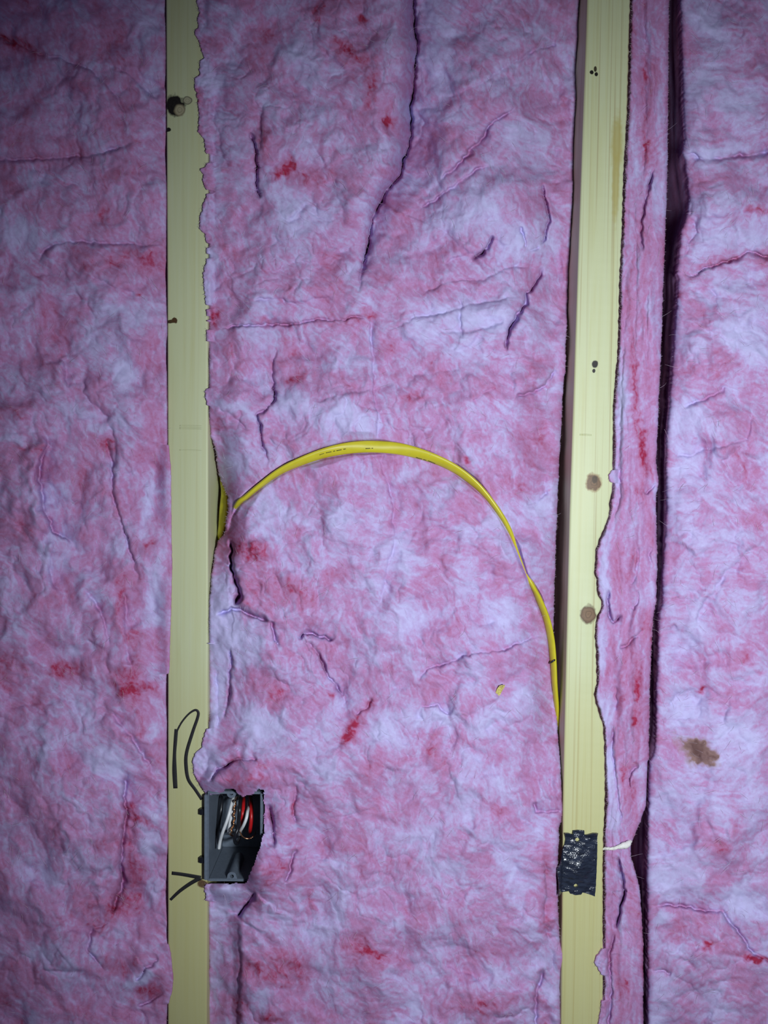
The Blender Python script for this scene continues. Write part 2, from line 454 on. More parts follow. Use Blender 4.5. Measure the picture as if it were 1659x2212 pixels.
# ------------------------------------------------------------------ insulation
# creases: (points, depth mm, half width px, step mm (+ = right side of the downward line stands higher), decay px)
CREASES = {
 'middle': [
  ([(880, -130), (890, 0), (898, 45), (899, 90), (888, 250), (880, 320), (866, 370), (840, 405), (820, 440), (798, 490), (790, 550), (777, 625), (770, 640)], 8, 5, 0, 60),
  ([(770, 640), (795, 665), (801, 700), (806, 790), (809, 840), (814, 930), (826, 1005), (842, 1060), (856, 1150), (826, 1285), (798, 1340)], 3.0, 4.5, -3, 60),
  ([(905, 20), (902, 70), (898, 92)], 3, 5, 2, 30),
  ([(538, 285), (550, 325), (553, 381), (562, 435)], 6, 4, 5, 45),
  ([(575, 215), (565, 260), (560, 330)], 2.5, 4, 3, 40),
  ([(470, 270), (478, 320), (485, 345)], 2, 4, 2, 30),
  ([(470, 710), (520, 705), (600, 702), (700, 690), (770, 684), (795, 690)], 4.5, 4, -3, 40),
  ([(540, 655), (600, 645), (640, 655), (690, 650), (720, 640)], 3, 5, 3, 35),
  ([(545, 585), (600, 580), (640, 565), (700, 560), (745, 550)], 2.5, 5, 2, 40),
  ([(620, 480), (660, 440), (684, 440), (690, 480)], 2, 5, 2, 30),
  ([(610, 225), (650, 280), (700, 345), (740, 420)], 2.2, 6, 1.5, 30),
  ([(650, 200), (720, 280), (770, 360), (800, 420)], 2.2, 6, 1.5, 30),
  ([(700, 195), (760, 270), (800, 350)], 1.8, 6, 1.2, 30),
  ([(640, 330), (690, 360), (730, 420), (745, 470)], 2.2, 6, 1.5, 30),
  ([(1019, 563), (1040, 545), (1066, 506)], 7, 6, 3, 40),
  ([(960, 570), (1010, 548), (1030, 545)], 3, 6, 2.5, 40),
  ([(1173, 395), (1183, 469), (1178, 505), (1172, 533)], 6, 3.5, 3, 40),
  ([(1172, 533), (1145, 540), (1130, 555)], 3.5, 4, 2, 25),
  ([(1120, 490), (1132, 515), (1136, 535)], 4, 4, 2, 25),
  ([(1171, 570), (1165, 600), (1137, 634), (1135, 655), (1104, 709), (1090, 760)], 6.5, 5.5, 4, 60),
  ([(1215, 70), (1150, 112), (1080, 150), (1000, 200), (930, 215)], 3, 9, -2.5, 60),
  ([(1205, 95), (1170, 108), (1140, 120)], 3.5, 5, 2, 25),
  ([(1125, 222), (1100, 240), (1060, 270), (1010, 330), (950, 395)], 4.5, 6, -4, 70),
  ([(1060, 355), (1020, 370), (980, 400), (900, 460)], 4.0, 6, -3, 50),
  ([(960, 390), (910, 430), (870, 480), (830, 560)], 2.5, 7, -2, 50),
  ([(1000, 470), (940, 520), (880, 580), (840, 640)], 2.5, 8, -2, 50),
  ([(1165, 575), (1110, 580), (1050, 600), (960, 610), (900, 640)], 3, 5, 2.5, 45),
  ([(1130, 640), (1050, 650), (960, 672), (890, 690), (830, 720)], 3, 5, 2.5, 45),
  ([(1100, 690), (1030, 715), (960, 715), (900, 740)], 2.5, 5, 2.5, 40),
  ([(990, 645), (995, 690), (1003, 730)], 3, 4, 2, 25),
  ([(930, 650), (935, 700)], 2, 5, 1.5, 25),
  ([(1205, 120), (1180, 150)], 2, 5, 1, 25), ([(1205, 320), (1195, 360)], 3, 5, 1, 25), ([(1203, 390), (1190, 440)], 3, 5, 1, 25),
  ([(599, 745), (587, 790), (592, 830), (594, 865), (575, 885), (553, 892), (560, 920), (566, 942), (575, 985), (578, 1010)], 5, 4, 4, 40),
  ([(470, 880), (500, 895), (535, 930)], 3, 4, 2, 30),
  ([(680, 868), (730, 857), (780, 845), (809, 836)], 2.5, 4, -2.5, 45),
  ([(1198, 795), (1181, 831), (1154, 848), (1110, 856)], 5, 5, -5, 50),
  ([(1015, 870), (1040, 850), (1075, 835)], 3, 5, 2.5, 30),
  ([(870, 840), (900, 810), (960, 800), (1010, 800)], 2, 6, -2, 40),
  ([(975, 740), (985, 760), (1015, 745), (1040, 720)], 2.2, 4, 1.5, 30),
  ([(1185, 1065), (1160, 1075), (1140, 1090)], 3, 5, 2, 30),
  ([(1190, 990), (1178, 1040), (1180, 1080)], 2.5, 5, 2, 30),
  ([(498, 1165), (498, 1229), (510, 1262), (517, 1285), (503, 1312)], 8, 6, 9, 60),
  ([(470, 1330), (500, 1318), (540, 1330), (583, 1342)], 6, 7, 4, 45),
  ([(583, 1338), (590, 1365), (605, 1400)], 5, 6, 2, 30),
  ([(643, 1383), (658, 1365), (672, 1370), (690, 1378), (725, 1385)], 6, 5, -4, 35),
  ([(665, 1385), (680, 1410), (697, 1428), (711, 1465), (740, 1500)], 5.5, 5, 3, 45),
  ([(600, 1420), (640, 1400), (690, 1400)], 3, 5, 2, 30),
  ([(580, 1440), (600, 1470), (650, 1490)], 3, 6, 2, 30),
  ([(498, 1390), (495, 1440), (492, 1500), (480, 1560)], 5, 6, 4, 40),
  ([(465, 1440), (470, 1500), (468, 1580)], 3, 5, -2, 25),
  ([(894, 1478), (920, 1448), (940, 1436), (1000, 1415), (1097, 1400), (1150, 1380), (1186, 1364)], 3.5, 5, -4.5, 70),
  ([(930, 1440), (960, 1430), (1020, 1432)], 2, 5, 2, 40),
  ([(740, 1500), (745, 1512), (720, 1475)], 2.5, 5, 1, 25),
  ([(806, 1505), (790, 1530), (768, 1547)], 4, 5, 2, 35),
  ([(900, 1523), (945, 1524), (978, 1546)], 3.5, 4, -3, 40),
  ([(975, 1546), (1010, 1545), (1060, 1520), (1100, 1490)], 2, 5, 2, 50),
  ([(890, 1600), (900, 1560), (905, 1523)], 2, 6, 2, 40),
  ([(980, 1560), (985, 1600), (960, 1620), (945, 1650)], 2.5, 6, 1.5, 40),
  ([(960, 1632), (985, 1700), (1000, 1760)], 2.5, 5, 1.5, 40),
  ([(1050, 1575), (1075, 1560), (1085, 1555)], 2.5, 4, 1, 20),
  ([(1150, 1730), (1158, 1750), (1170, 1754), (1214, 1750)], 4, 5, -3, 30),
  ([(640, 1690), (636, 1740), (640, 1780)], 4, 7, 3, 50),
  ([(700, 1770), (760, 1760), (820, 1740)], 2.2, 6, 2, 50),
  ([(580, 1735), (590, 1780), (594, 1835)], 6, 6, 4, 40),
  ([(640, 1830), (625, 1870), (618, 1910)], 4, 6, 3, 40),
  ([(490, 1655), (520, 1640), (560, 1640)], 5, 5, -3, 30),
  ([(450, 1690), (470, 1665), (500, 1650)], 5, 5, -3, 25),
  ([(548, 1925), (530, 1955), (512, 1985)], 8, 6, 8, 50),
  ([(512, 1985), (518, 2060), (515, 2130), (505, 2342)], 3, 7, 8, 60),
  ([(670, 1990), (700, 1940), (680, 1900)], 2, 6, 1.5, 40),
  ([(1175, 1840), (1180, 1900), (1178, 2000), (1185, 2050)], 3, 5, -3, 30),
  ([(1170, 2090), (1160, 2150), (1150, 2240)], 4, 6, -3, 40),
  ([(950, 2075), (1020, 2110), (1080, 2160)], 2.2, 6, -3, 50),
  ([(900, 2060), (980, 2040), (1060, 2060)], 2.2, 7, 2, 50),
  ([(1060, 2200), (1110, 2195), (1150, 2170)], 3, 6, 3, 50),
 ],
 'left': [
  ([(-130, 70), (0, 82), (100, 117), (200, 150), (250, 200), (278, 258)], 3.5, 6, -3, 60),
  ([(240, 142), (290, 172), (345, 220)], 3, 5, -3, 50),
  ([(300, 60), (310, 130), (300, 170)], 2, 6, 2, 40),
  ([(-130, 355), (0, 347), (150, 337), (240, 325), (300, 300)], 3.5, 6, -4, 60),
  ([(75, 572), (100, 535), (150, 518), (250, 525), (355, 528)], 3.5, 6, -4, 60),
  ([(190, 590), (240, 620), (300, 640)], 3, 6, 2, 40),
  ([(180, 600), (120, 590), (70, 600)], 2.5, 6, 2, 40),
  ([(130, 770), (142, 800), (150, 840)], 3, 5, -4, 40),
  ([(190, 800), (180, 850), (230, 900), (245, 960), (250, 1050)], 3, 6, 3, 40),
  ([(105, 930), (92, 985), (87, 1040), (93, 1100), (118, 1150), (165, 1175)], 4.5, 5, -12, 80),
  ([(228, 940), (240, 1000), (245, 1080), (262, 1140), (285, 1200), (295, 1270)], 4, 5, 4, 45),
  ([(270, 1030), (300, 1015), (365, 1012)], 2.5, 5, -2, 40),
  ([(120, 1160), (110, 1240), (125, 1290)], 3, 6, -3, 50),
  ([(185, 1270), (220, 1330), (235, 1400)], 3.5, 5, -3, 45),
  ([(268, 1270), (275, 1330), (272, 1400), (290, 1450)], 3.5, 6, -3, 45),
  ([(180, 1380), (230, 1410), (240, 1460)], 3, 6, 2, 45),
  ([(0, 1540), (80, 1515), (140, 1520)], 2.5, 6, -2, 50),
  ([(90, 1520), (100, 1560), (60, 1590)], 2.5, 6, 2, 40),
  ([(240, 1540), (280, 1590), (320, 1650), (345, 1690)], 3.5, 6, -4, 45),
  ([(278, 1660), (266, 1720), (272, 1760), (262, 1830), (265, 1900), (248, 1960), (242, 1990)], 6, 6, -9, 70),
  ([(242, 1990), (200, 2000), (190, 2050), (230, 2100)], 4, 6, 4, 50),
  ([(60, 1880), (100, 1850), (180, 1840)], 2.2, 7, 2, 50),
  ([(90, 2080), (100, 2100), (190, 2095)], 3, 6, 2.5, 40),
  ([(345, 2070), (310, 2090), (290, 2120)], 5, 5, 4, 35),
  ([(360, 2145), (330, 2160), (300, 2175)], 4, 5, 3, 30),
  ([(-60, 1700), (20, 1720), (60, 1760)], 2.2, 7, 2, 50), ([(-60, 1250), (30, 1230), (60, 1280)], 2.2, 7, 2, 50),
  ([(20, 850), (60, 880), (80, 960)], 2.5, 7, -2, 50), ([(180, 1000), (175, 1080), (185, 1150)], 2, 7, 2, 40),
 ],
 'strip': [
  ([(1416, 360), (1405, 390), (1394, 435), (1386, 485), (1384, 515), (1388, 545)], 4.5, 4, 4, 30),
  ([(1395, 20), (1392, 150), (1398, 300), (1385, 420)], 2, 3.5, 1.5, 15),
  ([(1420, 0), (1415, 200), (1420, 330)], 1.5, 3.5, -1.5, 15),
  ([(1372, 420), (1376, 600), (1372, 760), (1378, 900)], 2, 3.5, 1.5, 15),
  ([(1400, 560), (1398, 700), (1400, 820), (1396, 1000)], 1.8, 3.5, 1.5, 15),
  ([(1355, 640), (1345, 800), (1340, 950), (1340, 1080)], 2.5, 3, 2, 12),
  ([(1421, 1043), (1410, 1052), (1394, 1068)], 5, 4, 3, 20),
  ([(1388, 1055), (1384, 1090)], 3, 3.5, 2, 15),
  ([(1336, 990), (1338, 1080), (1326, 1125)], 3, 3, 2, 14),
  ([(1378, 1180), (1376, 1230), (1362, 1265)], 3.5, 3.5, -2.5, 20),
  ([(1410, 1185), (1400, 1200), (1412, 1230)], 3.5, 3.5, 2, 18),
  ([(1378, 1275), (1375, 1300), (1366, 1320)], 3.5, 4, 2.5, 20),
  ([(1316, 1270), (1312, 1300), (1316, 1335), (1324, 1345), (1345, 1325)], 4.5, 3.5, 2, 18),
  ([(1336, 1402), (1360, 1388), (1392, 1362)], 4, 3, 2.5, 22),
  ([(1325, 1560), (1322, 1620), (1330, 1680), (1336, 1740), (1345, 1790)], 3.5, 3.5, 3, 20),
  ([(1332, 1480), (1330, 1540)], 3, 3.5, 2, 18),
  ([(1382, 1650), (1365, 1665), (1358, 1690), (1362, 1710)], 3.5, 3.5, 3, 20),
  ([(1334, 1845), (1342, 1890), (1349, 1925), (1340, 1965), (1328, 2010)], 6, 4.5, 5, 26),
  ([(1330, 2010), (1316, 2060), (1320, 2140), (1312, 2230)], 4, 5, 4, 22),
  ([(1380, 1960), (1378, 2060), (1382, 2160)], 2, 4, -2, 20),
 ],
 'right': [
  ([(1478, 345), (1510, 340), (1560, 345), (1659, 328), (1780, 320)], 4, 8, -4, 70),
  ([(1478, 330), (1500, 332), (1512, 345)], 3.5, 4, 2, 25),
  ([(1480, 400), (1492, 440), (1490, 470)], 4.5, 4, 3, 30),
  ([(1480, 475), (1500, 480), (1512, 500), (1490, 520), (1480, 560)], 4, 4, 2.5, 28),
  ([(1470, 480), (1560, 470), (1659, 455), (1780, 450)], 2.5, 7, 2, 50),
  ([(1466, 592), (1494, 593), (1530, 580), (1561, 567), (1618, 545), (1659, 555), (1780, 560)], 4.5, 5, -5, 60),
  ([(1490, 610), (1560, 640), (1620, 650)], 2.5, 7, 2, 45),
  ([(1470, 720), (1500, 708), (1560, 715), (1659, 690)], 2.5, 7, 2, 50),
  ([(1478, 882), (1500, 868), (1528, 858), (1571, 838)], 3.5, 5, -4, 45),
  ([(1475, 775), (1500, 765), (1510, 790)], 2.5, 5, 2, 30),
  ([(1441, 986), (1490, 982), (1538, 972), (1575, 958), (1612, 945), (1625, 880)], 3, 6, -3, 50),
  ([(1555, 1000), (1590, 975), (1612, 948)], 3, 6, 2, 40),
  ([(1440, 1010), (1470, 1012)], 2.5, 5, 2, 25),
  ([(1508, 1370), (1510, 1330), (1522, 1305), (1555, 1250), (1608, 1200), (1659, 1165)], 2.0, 5, 4, 55),
  ([(1425, 1368), (1445, 1362), (1460, 1350)], 3, 4, 2, 25),
  ([(1430, 1280), (1470, 1295), (1500, 1300)], 2.5, 6, 2, 40),
  ([(1480, 1445), (1520, 1425), (1570, 1400)], 2.5, 5, 2, 40),
  ([(1442, 1525), (1460, 1500), (1500, 1485)], 3, 5, 2, 35),
  ([(1570, 1500), (1575, 1520), (1560, 1560), (1585, 1590)], 2.5, 5, 2, 35),
  ([(1395, 1959), (1440, 1957), (1485, 1960), (1558, 1974), (1590, 2005), (1614, 2043), (1654, 2076), (1780, 2110)], 4.5, 5, -4, 70),
  ([(1408, 2102), (1430, 2098), (1450, 2102)], 4, 4, 2, 25),
  ([(1400, 2112), (1395, 2160), (1392, 2240)], 3, 5, 3, 35),
  ([(1395, 1725), (1420, 1722), (1445, 1715)], 2.5, 5, 2, 30),
  ([(1450, 2160), (1520, 2130), (1600, 2110)], 2.2, 7, 2, 50), ([(1520, 1760), (1560, 1850), (1570, 1900)], 2, 7, 2, 50),
 ],
}
# bulges: (cx, cy, rx, ry, height mm)
BULGES = {
 'middle': [(760, 200, 160, 260, 7), (1050, 150, 150, 160, -3), (1080, 450, 110, 130, 3), (640, 950, 110, 90, 5), (700, 1200, 170, 160, 9), (560, 1200, 70, 80, 9),
            (1000, 1200, 160, 200, 6), (840, 1650, 260, 300, 10), (900, 1950, 260, 220, 6), (620, 1850, 60, 110, 9), (560, 1880, 45, 60, 12), (540, 1660, 70, 35, 9), (620, 1560, 100, 70, 5),
            (500, 860, 40, 40, 4), (520, 960, 35, 60, 5), (1160, 800, 55, 45, 5), (1130, 1580, 90, 120, 5), (1165, 1900, 35, 120, 4), (950, 1500, 60, 40, 3), (460, 1680, 25, 25, 8), (475, 1925, 30, 18, 9)],
 'left': [(60, 1050, 90, 120, 6), (300, 900, 60, 160, 5), (130, 1700, 150, 180, 9), (120, 450, 130, 60, 4), (160, 260, 110, 80, 6), (60, 2050, 160, 100, 6), (320, 2090, 35, 40, 7), (270, 700, 70, 70, 4)],
 'strip': [(1400, 700, 25, 300, 3), (1325, 1220, 20, 60, 2), (1370, 1500, 35, 180, 3), (1335, 1760, 22, 60, 4), (1318, 1870, 22, 50, 4), (1360, 2100, 35, 120, 5)],
 'right': [(1560, 450, 90, 80, 5), (1560, 1100, 100, 200, 6), (1560, 1750, 120, 160, 8), (1500, 2050, 90, 70, 5), (1560, 200, 90, 120, 5), (1540, 740, 80, 90, 4)],
}
# dye: (cx, cy, rx, ry, angle deg, amount); red clots and pale tufts that the wool itself shows
DYE = [
 (783, 40, 9, 9, 0, .8), (690, 22, 10, 32, 10, .55), (740, 98, 30, 14, 25, .6), (800, 195, 16, 42, 8, .6), (770, 130, 60, 40, 30, .22), (842, 262, 14, 10, 0, .7), (606, 372, 28, 13, -30, .85), (630, 350, 14, 12, 0, .6),
 (568, 300, 14, 40, 0, .35), (575, 90, 30, 60, 20, .25), (660, 385, 60, 25, 20, .3), (462, 690, 11, 24, 0, .8), (575, 695, 25, 9, 10, .55), (770, 690, 45, 14, -10, .35), (800, 680, 20, 10, 30, .4), (620, 700, 80, 12, 0, .3),
 (300, 643, 6, 6, 0, .8), (240, 90, 60, 50, 20, .28), (30, 95, 60, 20, 15, .4), (90, 155, 25, 25, 0, .3), (215, 445, 40, 50, -20, .3), (330, 560, 40, 60, 0, .25), (250, 560, 80, 30, 0, .3), (285, 305, 25, 15, 0, .35),
 (425, 215, 10, 20, 10, .5), (760, 1580, 13, 36, 30, 1.0), (800, 1520, 8, 25, 40, .4), (712, 1500, 8, 8, 0, .7), (548, 1185, 40, 30, 0, .55), (570, 1210, 60, 40, 20, .35), (560, 1250, 45, 35, 0, .2),
 (650, 1290, 60, 30, 20, .28), (640, 815, 25, 16, -30, .45), (890, 860, 26, 16, -10, .5), (1010, 992, 6, 6, 0, .7), (1110, 1050, 35, 22, 20, .4), (1150, 960, 40, 30, 0, .3), (600, 1500, 20, 40, 0, .4), (580, 1410, 16, 14, 0, .5),
 (640, 1810, 26, 22, 20, .5), (635, 1740, 10, 40, 5, .35), (700, 1830, 16, 30, 0, .4), (590, 1890, 18, 35, 20, .45), (670, 1950, 12, 30, -10, .55), (540, 1690, 50, 22, 10, .45), (565, 1650, 25, 15, 0, .5), (505, 1640, 14, 10, 0, .5),
 (560, 2110, 60, 30, 10, .3), (600, 2080, 60, 40, 20, .35), (520, 2175, 18, 30, 20, .6), (575, 2200, 40, 15, 0, .5), (800, 2060, 60, 14, 20, .35), (840, 2070, 80, 30, 10, .2), (1050, 2170, 80, 18, -10, .4), (1180, 1870, 14, 70, 0, .35), (1180, 2000, 16, 40, 0, .5), (940, 1600, 20, 30, 10, .35), (1010, 1600, 40, 14, 0, .3), (1070, 1740, 14, 40, -20, .35),
 (140, 1445, 45, 22, 10, .5), (285, 1500, 28, 50, -10, .5), (290, 1420, 25, 60, 0, .45), (330, 1490, 25, 12, 30, .5), (40, 1440, 60, 40, 0, .25), (280, 1740, 16, 14, 30, .7), (312, 1775, 22, 9, 30, .75), (290, 1850, 22, 90, 0, .4), (270, 1960, 30, 40, 0, .4), (235, 960, 14, 20, -20, .5), (260, 1290, 16, 50, 5, .4), (275, 1370, 25, 20, 0, .35), (325, 1175, 14, 5, -20, .5), (175, 1050, 16, 40, 0, .35), (60, 970, 40, 10, 0, .3), (205, 1970, 40, 40, 0, .3), (260, 2070, 40, 40, 0, .35), (10, 2150, 50, 25, 0, .4), (315, 2140, 25, 14, 0, .6),
 (1640, 452, 28, 9, 0, .75), (1550, 800, 35, 40, 0, .4), (1640, 90, 40, 30, 10, .25), (1500, 95, 40, 50, 0, .2), (1560, 565, 50, 10, -15, .4), (1640, 560, 40, 15, 0, .3), (1510, 1490, 14, 6, -25, .7), (1600, 1000, 60, 40, 0, .2), (1640, 1130, 40, 40, 0, .2), (1530, 2040, 9, 14, 0, .8), (1635, 2072, 24, 9, 15, .85), (1580, 2055, 40, 14, 15, .5), (1500, 2010, 60, 40, 0, .3), (1560, 1830, 40, 20, 0, .3), (1460, 1800, 14, 60, 0, .2), (1470, 640, 30, 8, -20, .3), (1490, 800, 20, 12, 0, .4), (1600, 1420, 50, 20, -15, .35),
 (1393, 150, 8, 40, 0, .4), (1375, 900, 8, 90, -3, .5), (1388, 960, 7, 60, -4, .5), (1370, 800, 8, 80, 0, .4), (1395, 330, 8, 40, 0, .4), (1370, 580, 8, 40, 0, .4), (1368, 1215, 8, 40, 10, .5), (1380, 1060, 12, 20, 0, .35), (1375, 1490, 6, 22, 0, .7), (1372, 1560, 5, 10, 0, .7), (1340, 1520, 6, 60, 0, .4), (1345, 1680, 8, 30, 0, .4), (1395, 1660, 20, 20, 0, .2), (1340, 1480, 20, 60, 0, .2), (1350, 2120, 10, 25, 0, .4), (1395, 2080, 10, 60, 0, .35), (1390, 1440, 30, 150, 0, .18),
 # pale tufts
 (660, 150, 60, 50, 30, -.35), (640, 310, 55, 30, 30, -.35), (600, 410, 60, 30, 20, -.35), (640, 490, 60, 40, 0, -.28), (440, 60, 14, 20, 0, -.4), (455, 175, 22, 30, -20, -.4), (470, 380, 12, 35, -10, -.4), (458, 560, 14, 40, 0, -.45), (450, 640, 16, 30, 0, -.45),
 (980, 100, 110, 110, 20, -.22), (1020, 420, 110, 50, -40, -.28), (1100, 500, 70, 60, 0, -.3), (1000, 690, 130, 55, -10, -.38), (1110, 270, 40, 40, 0, -.35), (1080, 700, 40, 30, 0, -.2), (1000, 480, 50, 25, -20, -.3), (880, 720, 40, 30, 0, -.2),
 (740, 900, 80, 40, 0, -.35), (620, 870, 40, 25, 0, -.3), (500, 880, 35, 16, 10, -.5), (500, 960, 30, 45, 10, -.25), (590, 1090, 45, 40, 20, -.4), (720, 1130, 60, 50, 0, -.35), (600, 1180, 35, 60, -30, -.3), (480, 1290, 30, 50, 0, -.7), (480, 1370, 40, 60, 0, -.6), (530, 1400, 60, 40, 0, -.35), (470, 1500, 14, 90, 5, -.6), (450, 1640, 30, 40, 0, -.5), (880, 1340, 70, 40, 0, -.4), (860, 1220, 40, 60, 10, -.3), (1090, 1120, 40, 50, 0, -.3), (1170, 1100, 30, 40, 0, -.35), (1070, 1340, 60, 50, 20, -.3), (840, 1140, 40, 60, 0, -.2),
 (560, 1570, 80, 50, 10, -.45), (700, 1650, 60, 40, 20, -.35), (820, 1570, 30, 30, -30, -.5), (930, 1550, 60, 28, 0, -.55), (1060, 1560, 60, 40, 0, -.4), (1120, 1500, 60, 60, 0, -.2), (930, 1800, 60, 90, 10, -.2), (1030, 1700, 50, 70, -20, -.25), (1120, 1900, 50, 120, 0, -.25), (640, 2000, 60, 40, 0, -.3), (480, 1925, 40, 20, 10, -.5), (470, 2080, 14, 90, 0, -.35), (880, 2130, 60, 60, 0, -.25), (1100, 2100, 60, 40, 0, -.2), (720, 1900, 60, 60, 0, -.2), (1195, 2120, 18, 90, 0, -.3),
 (260, 660, 50, 40, 20, -.35), (240, 740, 50, 60, 0, -.25), (50, 510, 55, 30, 10, -.5), (270, 810, 22, 30, 0, -.6), (150, 900, 60, 40, 0, -.3), (320, 1080, 14, 60, 5, -.5), (335, 1300, 22, 60, 5, -.5), (130, 1420, 50, 20, 0, -.35), (60, 1600, 60, 40, 0, -.25), (200, 1620, 40, 80, -30, -.3), (330, 1580, 14, 30, 20, -.5), (335, 1900, 20, 50, 0, -.4), (320, 1830, 22, 30, 0, -.4), (310, 2110, 35, 14, -40, -.6), (240, 1640, 30, 50, -30, -.2), (320, 40, 30, 60, 0, -.4), (330, 160, 20, 50, 20, -.35), (250, 430, 25, 30, 0, -.35), (130, 1180, 50, 50, 0, -.3), (110, 1870, 80, 40, 0, -.25), (120, 2060, 60, 30, 0, -.25),
 (1520, 60, 40, 50, 0, -.35), (1540, 190, 70, 40, 0, -.3), (1620, 50, 30, 30, 0, -.2), (1530, 330, 80, 10, -3, -.4), (1610, 510, 60, 30, 0, -.4), (1600, 720, 60, 60, 0, -.4), (1500, 900, 40, 30, 0, -.4), (1480, 1000, 40, 60, 0, -.3), (1540, 1180, 60, 60, 0, -.3), (1480, 1350, 50, 40, 0, -.35), (1620, 1450, 40, 40, 0, -.3), (1500, 1540, 50, 28, 10, -.45), (1600, 1600, 50, 60, 0, -.35), (1420, 1900, 30, 50, 0, -.35), (1600, 1950, 50, 25, 20, -.5), (1480, 1880, 60, 50, 0, -.25), (1530, 1700, 80, 60, 0, -.2), (1430, 1980, 20, 14, 0, -.5), (1440, 2130, 40, 30, 0, -.4),
 (1345, 870, 10, 70, 0, -.5), (1325, 1030, 10, 20, 0, -.4), (1312, 1180, 12, 50, 15, -.5), (1305, 1260, 10, 50, 0, -.55), (1302, 1400, 10, 60, 0, -.6), (1312, 1530, 16, 40, 0, -.6), (1318, 1660, 10, 70, 0, -.5), (1385, 1665, 18, 12, -30, -.6), (1325, 1770, 18, 50, 0, -.5), (1420, 480, 14, 90, 0, -.25), (1398, 1290, 18, 30, 20, -.45), (1365, 1000, 12, 120, 0, -.2), (1300, 2090, 12, 30, 0, -.4), (1415, 1055, 8, 18, 0, -.4),
]
STAIN = [(1500, 1612, 30, 18, 5, 1.0), (1520, 1625, 26, 20, 30, .8), (1498, 1640, 18, 16, 0, .7), (1535, 1640, 22, 16, 30, .5), (1465, 1595, 20, 12, 0, .30), (1502, 1606, 9, 8, 0, .6), (1545, 1632, 7, 7, 0, .5)]
# warm grey dirt near the sockets and edges is left to the dye field

def sheath_gap(py):
    return smooth(1560, 1700, py)

CABLE = [(488, 1160, 4), (500, 1118, 5), (516, 1086, 7), (533, 1072, 10), (560, 1050, 12), (600, 1021, 14), (640, 1001, 17), (700, 979, 21), (760, 967, 25), (815, 965, 26), (870, 971, 25), (930, 988, 21),
         (980, 1011, 18), (1020, 1040, 16), (1050, 1070, 13), (1080, 1110, 12), (1100, 1145, 10), (1118, 1190, 8), (1137, 1240, 7), (1150, 1265, 10), (1163, 1292, 13), (1180, 1335, 14), (1190, 1380, 14), (1195, 1430, 13), (1198, 1480, 12), (1203, 1540, 10), (1207, 1610, 8), (1212, 1700, 8)]
CABLE_XY = [(a, b) for a, b, _ in CABLE]
# how far the wool closes over the cable along its length (1 = out of sight in a slit)
BURIED = [1, .9, .35, 0, 0, 0, 0, 0, 0, 0, 0, 0, 0, 0, .15, .25, .45, .85, 1, .25, 0, 0, 0, 0, 0, .1, .3, 1]

def base_mm(which, px, py):
    """smooth height in mm; positive stands in front of the stud faces"""
    if which == 'middle':
        u = np.clip((px - 448) / (1225 - 448), 0, 1)
        h = 5.0 + 7.0 * np.sin(np.pi * np.clip(u, 0, 1)) ** 0.7
        # right border sinks away from the knotty stud down to the plate, then comes level
        g = 1 - smooth(1560, 1740, py)
        h = h - (30.0 * g + 2.0) * smooth(0.80, 1.0, u) ** 1.3
        # left border: low over the stud face
        h = h - 5.5 * (1 - smooth(448, 540, px))
        # hollow at the cable hole
        h = h - 46 * np.exp(-(((px - 462) / 34) ** 2 + ((py - 1090) / 120) ** 2))
        # upper right part lies lower than the fold
        h = h - 7 * smooth(860, 930, px) * (1 - smooth(560, 780, py))
        # left lower strip under the box
        h = h - 7 * (1 - smooth(500, 525, px)) * smooth(1930, 2000, py)
        return h
    if which == 'left':
        u = np.clip((362 - px) / 500.0, 0, 1)
        return -5.0 + 14 * np.sin(np.pi * np.clip(u * 0.9, 0, 1)) ** 0.7
    if which == 'strip':
        return -2.5 + 0 * px + 2.0 * smooth(1330, 1400, px)
    return 0.5 + 11.5 * smooth(1395, 1560, px)

